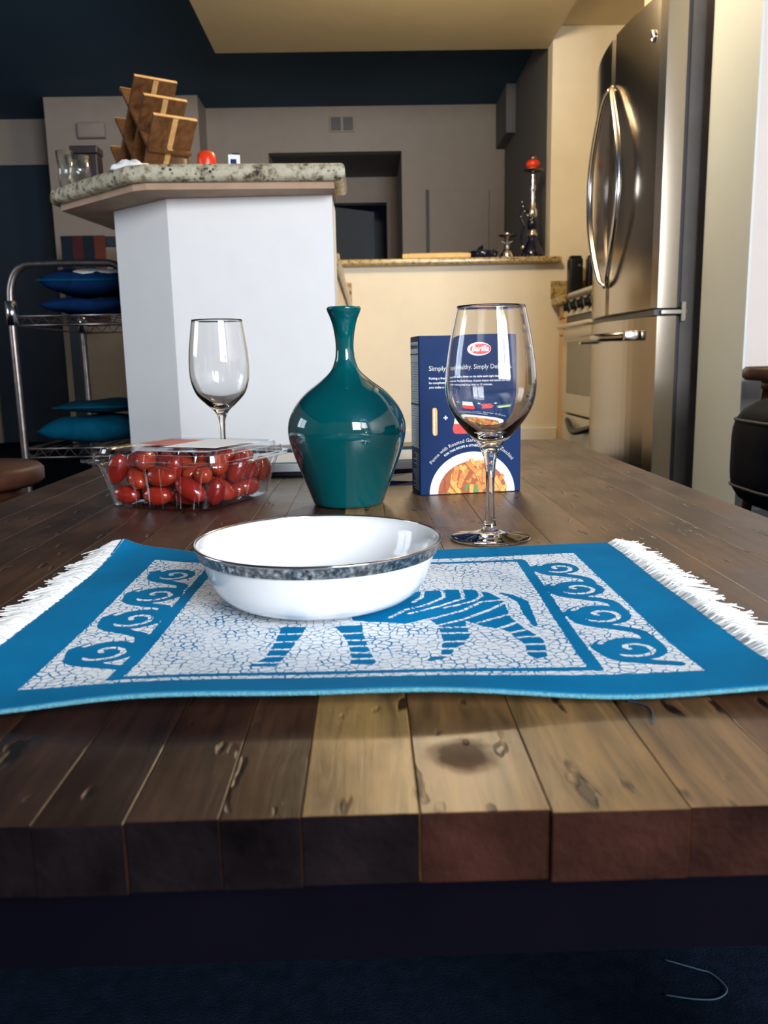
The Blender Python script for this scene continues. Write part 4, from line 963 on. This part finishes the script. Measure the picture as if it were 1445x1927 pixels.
flat(poly_geo([uv(*p) for p in ((600, 975), (715, 975), (720, 1012), (595, 1012))]), 'jar_print', 'ink_white', 2)
flat(poly_geo([uv(*p) for p in ((590, 925), (725, 925), (725, 949), (590, 949))]), 'jar_print', 'carton_side', 1)
for (cx_, cy_, a_) in ((880, 985, 1.45), (900, 1022, 1.6), (885, 1060, 1.5)): flat(poly_geo([uv(*p) for p in pen(cx_, cy_, 40, 130, a_)]), 'sausage_print', 'ink_red', 1+(cy_ > 1000)+(cy_ > 1040))
for k in range(4): flat(ell(1040+k*34, 1060-k*3, 30, 22), 'zucchini_print', 'green_pale', 2+k*.5)
flat(poly_geo([uv(*p) for p in pen(1090, 1022, 34, 190, 1.5)]), 'zucchini_print', 'green_print', 1)
arc_text('Penne with Roasted Garlic, Sausage & Zucchini', 757, 1712, 478, math.radians(144), math.radians(38), 'recipe_title', 'ink_grey', 1, .008)
arc_text('FOR THIS RECIPE & OTHERS VISIT', 757, 1712, 434, math.radians(127), math.radians(72), 'small_print', 'ink_white', 1, .02)
flat(ell(757, 1712, 410, 412, 48, 0, PI), 'plate_print', 'ink_white', 1)
flat(ell(757, 1712, 330, 318, 48, 0, PI), 'pasta_bed_print', 'orange_dark', 2)
rp = random.Random(3)
for k in range(62):
    for _ in range(30):
        cx_ = 757+rp.uniform(-330, 330); cy_ = 1712-rp.uniform(10, 330)
        if math.hypot(cx_-757, (cy_-1712)*1.02) < 285: break
    a_ = rp.uniform(-.9, .9) if rp.random() < .75 else rp.uniform(-1.6, 1.6)
    w_ = rp.uniform(34, 48); h_ = rp.uniform(125, 190)
    pts = [(x, min(y, 1711)) for x, y in pen(cx_, cy_, w_, h_, a_)]
    mm = rp.choice(['orange_light', 'orange_print', 'orange_light', 'orange_dark', 'orange_print']) if k % 9 else 'green_print'
    if mm == 'green_print': pts = [(x, min(y, 1711)) for x, y in pen(cx_, cy_, 30, 80, a_)]
    flat(poly_geo([uv(x-5, min(y+5, 1711)) for x, y in pts]), 'shade_print', 'orange_dark', 2.375+k*.05)
    flat(poly_geo([uv(*p) for p in pts]), 'penne_print' if mm != 'green_print' else 'zucchini_print', mm, 2.4+k*.05)
# left narrow side: nutrition panel and lined print
def side_flat(rects, name, mat, layer):
    q = MB(); e = -.00025*layer
    for (a, b_, c, d) in rects: q.add([(e, a*BD, c*BH), (e, b_*BD, c*BH), (e, b_*BD, d*BH), (e, a*BD, d*BH)], [(0, 1, 2, 3)])
    return q.build(name, mat, px)
side_flat([(.06, .97, .30, .965)], 'side_panel_print', 'carton_side', 1)
side_flat([(.06, .97, .885, .893), (.06, .97, .835, .838), (.06, .97, .57, .582)], 'rule_print', 'ink_black', 2)
rows = []
for k in range(34):
    z = .825-k*.0155
    if .562 < z < .59: continue
    if z < .31: break
    rows.append((.10 if k % 3 else .06, .10+rp.uniform(.35, .85), z, z+.0026))
side_flat(rows, 'text_rows_print', 'ink_dim', 2)
v_, f_ = text_geo('Nutrition Facts', 1, .03); v_ = fit(v_, .82*BD)
MB().add([(-.0005, .93*BD-p[0], .925*BH+p[1]*1.2) for p in v_], f_).build('side_lettering', 'ink_black', px)
side_flat([(.08, .08+rp.uniform(.3, .8), .03+k*.0135, .034+k*.0135) for k in range(18)], 'text_rows_print', 'carton_side', 1)

# magazine and blue wrapper lying behind vase and box
mg = thing('magazine', 'blue and white glossy booklet lying flat behind the vase', 'magazine', (-.055, 1.40, T), math.radians(2))
MB().box(-.16, .16, -.10, .12, 0, .007, .001).build('dark_cover', 'ink_black', mg)
MB().box(-.16, .16, -.102, .12, .0073, .020, .001).build('pages', 'paper', mg)
MB().box(-.158, .158, .07, .118, .0202, .0212).build('blue_band', 'teal_cloth', mg)
MB().box(-.158, .158, -.099, -.085, .0202, .0208).build('pale_blue_band', 'hem', mg)
wp = MB().add([(-.035, -.028, 0), (.03, -.03, 0), (.034, .02, 0), (-.03, .026, 0), (-.03, -.022, .007), (.028, -.022, .004), (.03, .018, .012), (-.024, .022, .008)], [(0,3,2,1),(4,5,6,7),(0,1,5,4),(1,2,6,5),(2,3,7,6),(3,0,4,7)]).build('blue_wrapper', 'carton')
wp.location = (.040, 1.205, T); tag(wp, 'crumpled dark blue wrapper on the table between vase and pasta box', 'wrapper')

# ================================================================== TOMATO BOX
TA = math.radians(-23)
tub = thing('tomato_box', 'clear plastic clamshell box holding grape tomatoes', 'box', (-.234, 1.088, T+.0003), TA)
def ring(hx, hy, z, rad=.018, rib=0., n=312):
    pts = []; per = 2*(hx+hy)*2
    for i in range(n):
        a = 2*PI*i/n; ca, sa = math.cos(a), math.sin(a)
        e = 7.; r = 1/((abs(ca)**e+abs(sa)**e)**(1/e))
        x, y = ca*r, sa*r
        k = rib*(1 if math.sin(i*2*PI/n*26) > .80 else 0)
        pts.append((x*(hx-k), y*(hy-k), z))
    return pts
def shell(rings):
    n = len(rings[0]); v = [p for r in rings for p in r]; f = []
    for k in range(len(rings)-1):
        for i in range(n): j = (i+1) % n; f.append((k*n+i, k*n+j, (k+1)*n+j, (k+1)*n+i))
    return v, f
def capped(rings, bottom=True):
    v, f = shell(rings); n = len(rings[0]); f.append(tuple(range(n)) if bottom else tuple((len(rings)-1)*n+i for i in range(n))); return v, f
base_rings = [ring(.073, .079, .0008), ring(.077, .082, .0030, rib=.001), ring(.0815, .084, .020, rib=.002), ring(.0880, .0865, .040, rib=.002), ring(.0930, .0885, .052, rib=.0015), ring(.0950, .0900, .054), ring(.0950, .0900, .057), ring(.1040, .0965, .057), ring(.1042, .0967, .0556)]
tb_ = MB().add(*capped(base_rings), smooth=False).build('tub', 'plastic', tub)
lid_rings = [ring(.1055, .0980, .0575), ring(.1055, .0980, .0610), ring(.0985, .0935, .0612), ring(.0975, .0925, .0690, rib=.0012), ring(.0910, .0880, .0692), ring(.0895, .0865, .0740, rib=.001), ring(.0840, .0810, .0742), ring(.0825, .0795, .0725)]
ld_ = MB().add(*capped(lid_rings, False)).build('lid', 'plastic', tub)
for (a, b_) in ((-.095, -.06), (-.03, .03), (.05, .09)):
    MB().box(a, b_, -.1005, -.0955, .0580, .0625, .0012).build('snap_tab', 'plastic', ld_)
MB().box(-.010, .068, -.045, .060, .0745, .0749).build('paper_label', 'paper', ld_)
MB().box(-.068, -.0105, -.020, .050, .0745, .0749).build('red_label', 'paper_red', ld_)
# settle the tomatoes: capsules of two spheres pushed apart inside the tub
NT = 58; rr_ = np.full(NT, .0124)+rng.uniform(-.0010, .0012, NT); hl = rng.uniform(.0060, .0095, NT)
cen = np.stack([rng.uniform(-.076, .076, NT), rng.uniform(-.070, .070, NT), rng.uniform(.012, .062, NT)], 1)
dirs = rng.normal(size=(NT, 3)); dirs[:, 2] *= .45; dirs /= np.linalg.norm(dirs, axis=1)[:, None]
def walls(z): 
    t = np.clip(z/.056, 0, 1); return .0735+.0190*t, .0795+.0085*t
for it in range(520):
    A = cen-dirs*hl[:, None]; B = cen+dirs*hl[:, None]; S = np.concatenate([A, B]); Rr = np.concatenate([rr_, rr_])
    D = S[:, None]-S[None]; dist = np.linalg.norm(D, axis=2)+1e-9; ov = (Rr[:, None]+Rr[None])-dist
    own = np.arange(2*NT) % NT; ov[own[:, None] == own[None]] = 0; ov = np.clip(ov, 0, None)
    push = (D/dist[:, :, None]*ov[:, :, None]*.28).sum(1); push[:, 2] -= .00022 if it < 330 else 0
    S2 = S+push; wx, wy = walls(S2[:, 2])
    S2[:, 0] = np.clip(S2[:, 0], -wx+Rr+.0042, wx-Rr-.0042); S2[:, 1] = np.clip(S2[:, 1], -wy+Rr+.0042, wy-Rr-.0042); S2[:, 2] = np.clip(S2[:, 2], Rr+.0022, .0705-Rr)
    A, B = S2[:NT], S2[NT:]; cen = (A+B)/2; dd_ = B-A; dirs = dd_/(np.linalg.norm(dd_, axis=1)[:, None]+1e-9)
bm = bmesh.new(); bmesh.ops.create_uvsphere(bm, u_segments=20, v_segments=14, radius=1)
tm = bpy.data.meshes.new('grape_tomato'); bm.to_mesh(tm); bm.free(); tm.materials.append(M['tomato'])
for p in tm.polygons: p.use_smooth = True
Rz = Matrix.Rotation(TA, 4, 'Z')
for k in range(NT):
    o = bpy.data.objects.new('grape_tomato', tm); col.objects.link(o)
    p = Rz @ Vector(cen[k]); o.location = (p.x-.234, p.y+1.088, p.z+T+.0003)
    q = (Rz.to_3x3() @ Vector(dirs[k])).to_track_quat('Z', 'Y'); o.rotation_euler = q.to_euler()
    o.scale = (rr_[k], rr_[k], rr_[k]+hl[k]*1.02)
    tag(o, 'red grape tomato inside the clear plastic box', 'tomato', 'grape tomatoes in the plastic box')
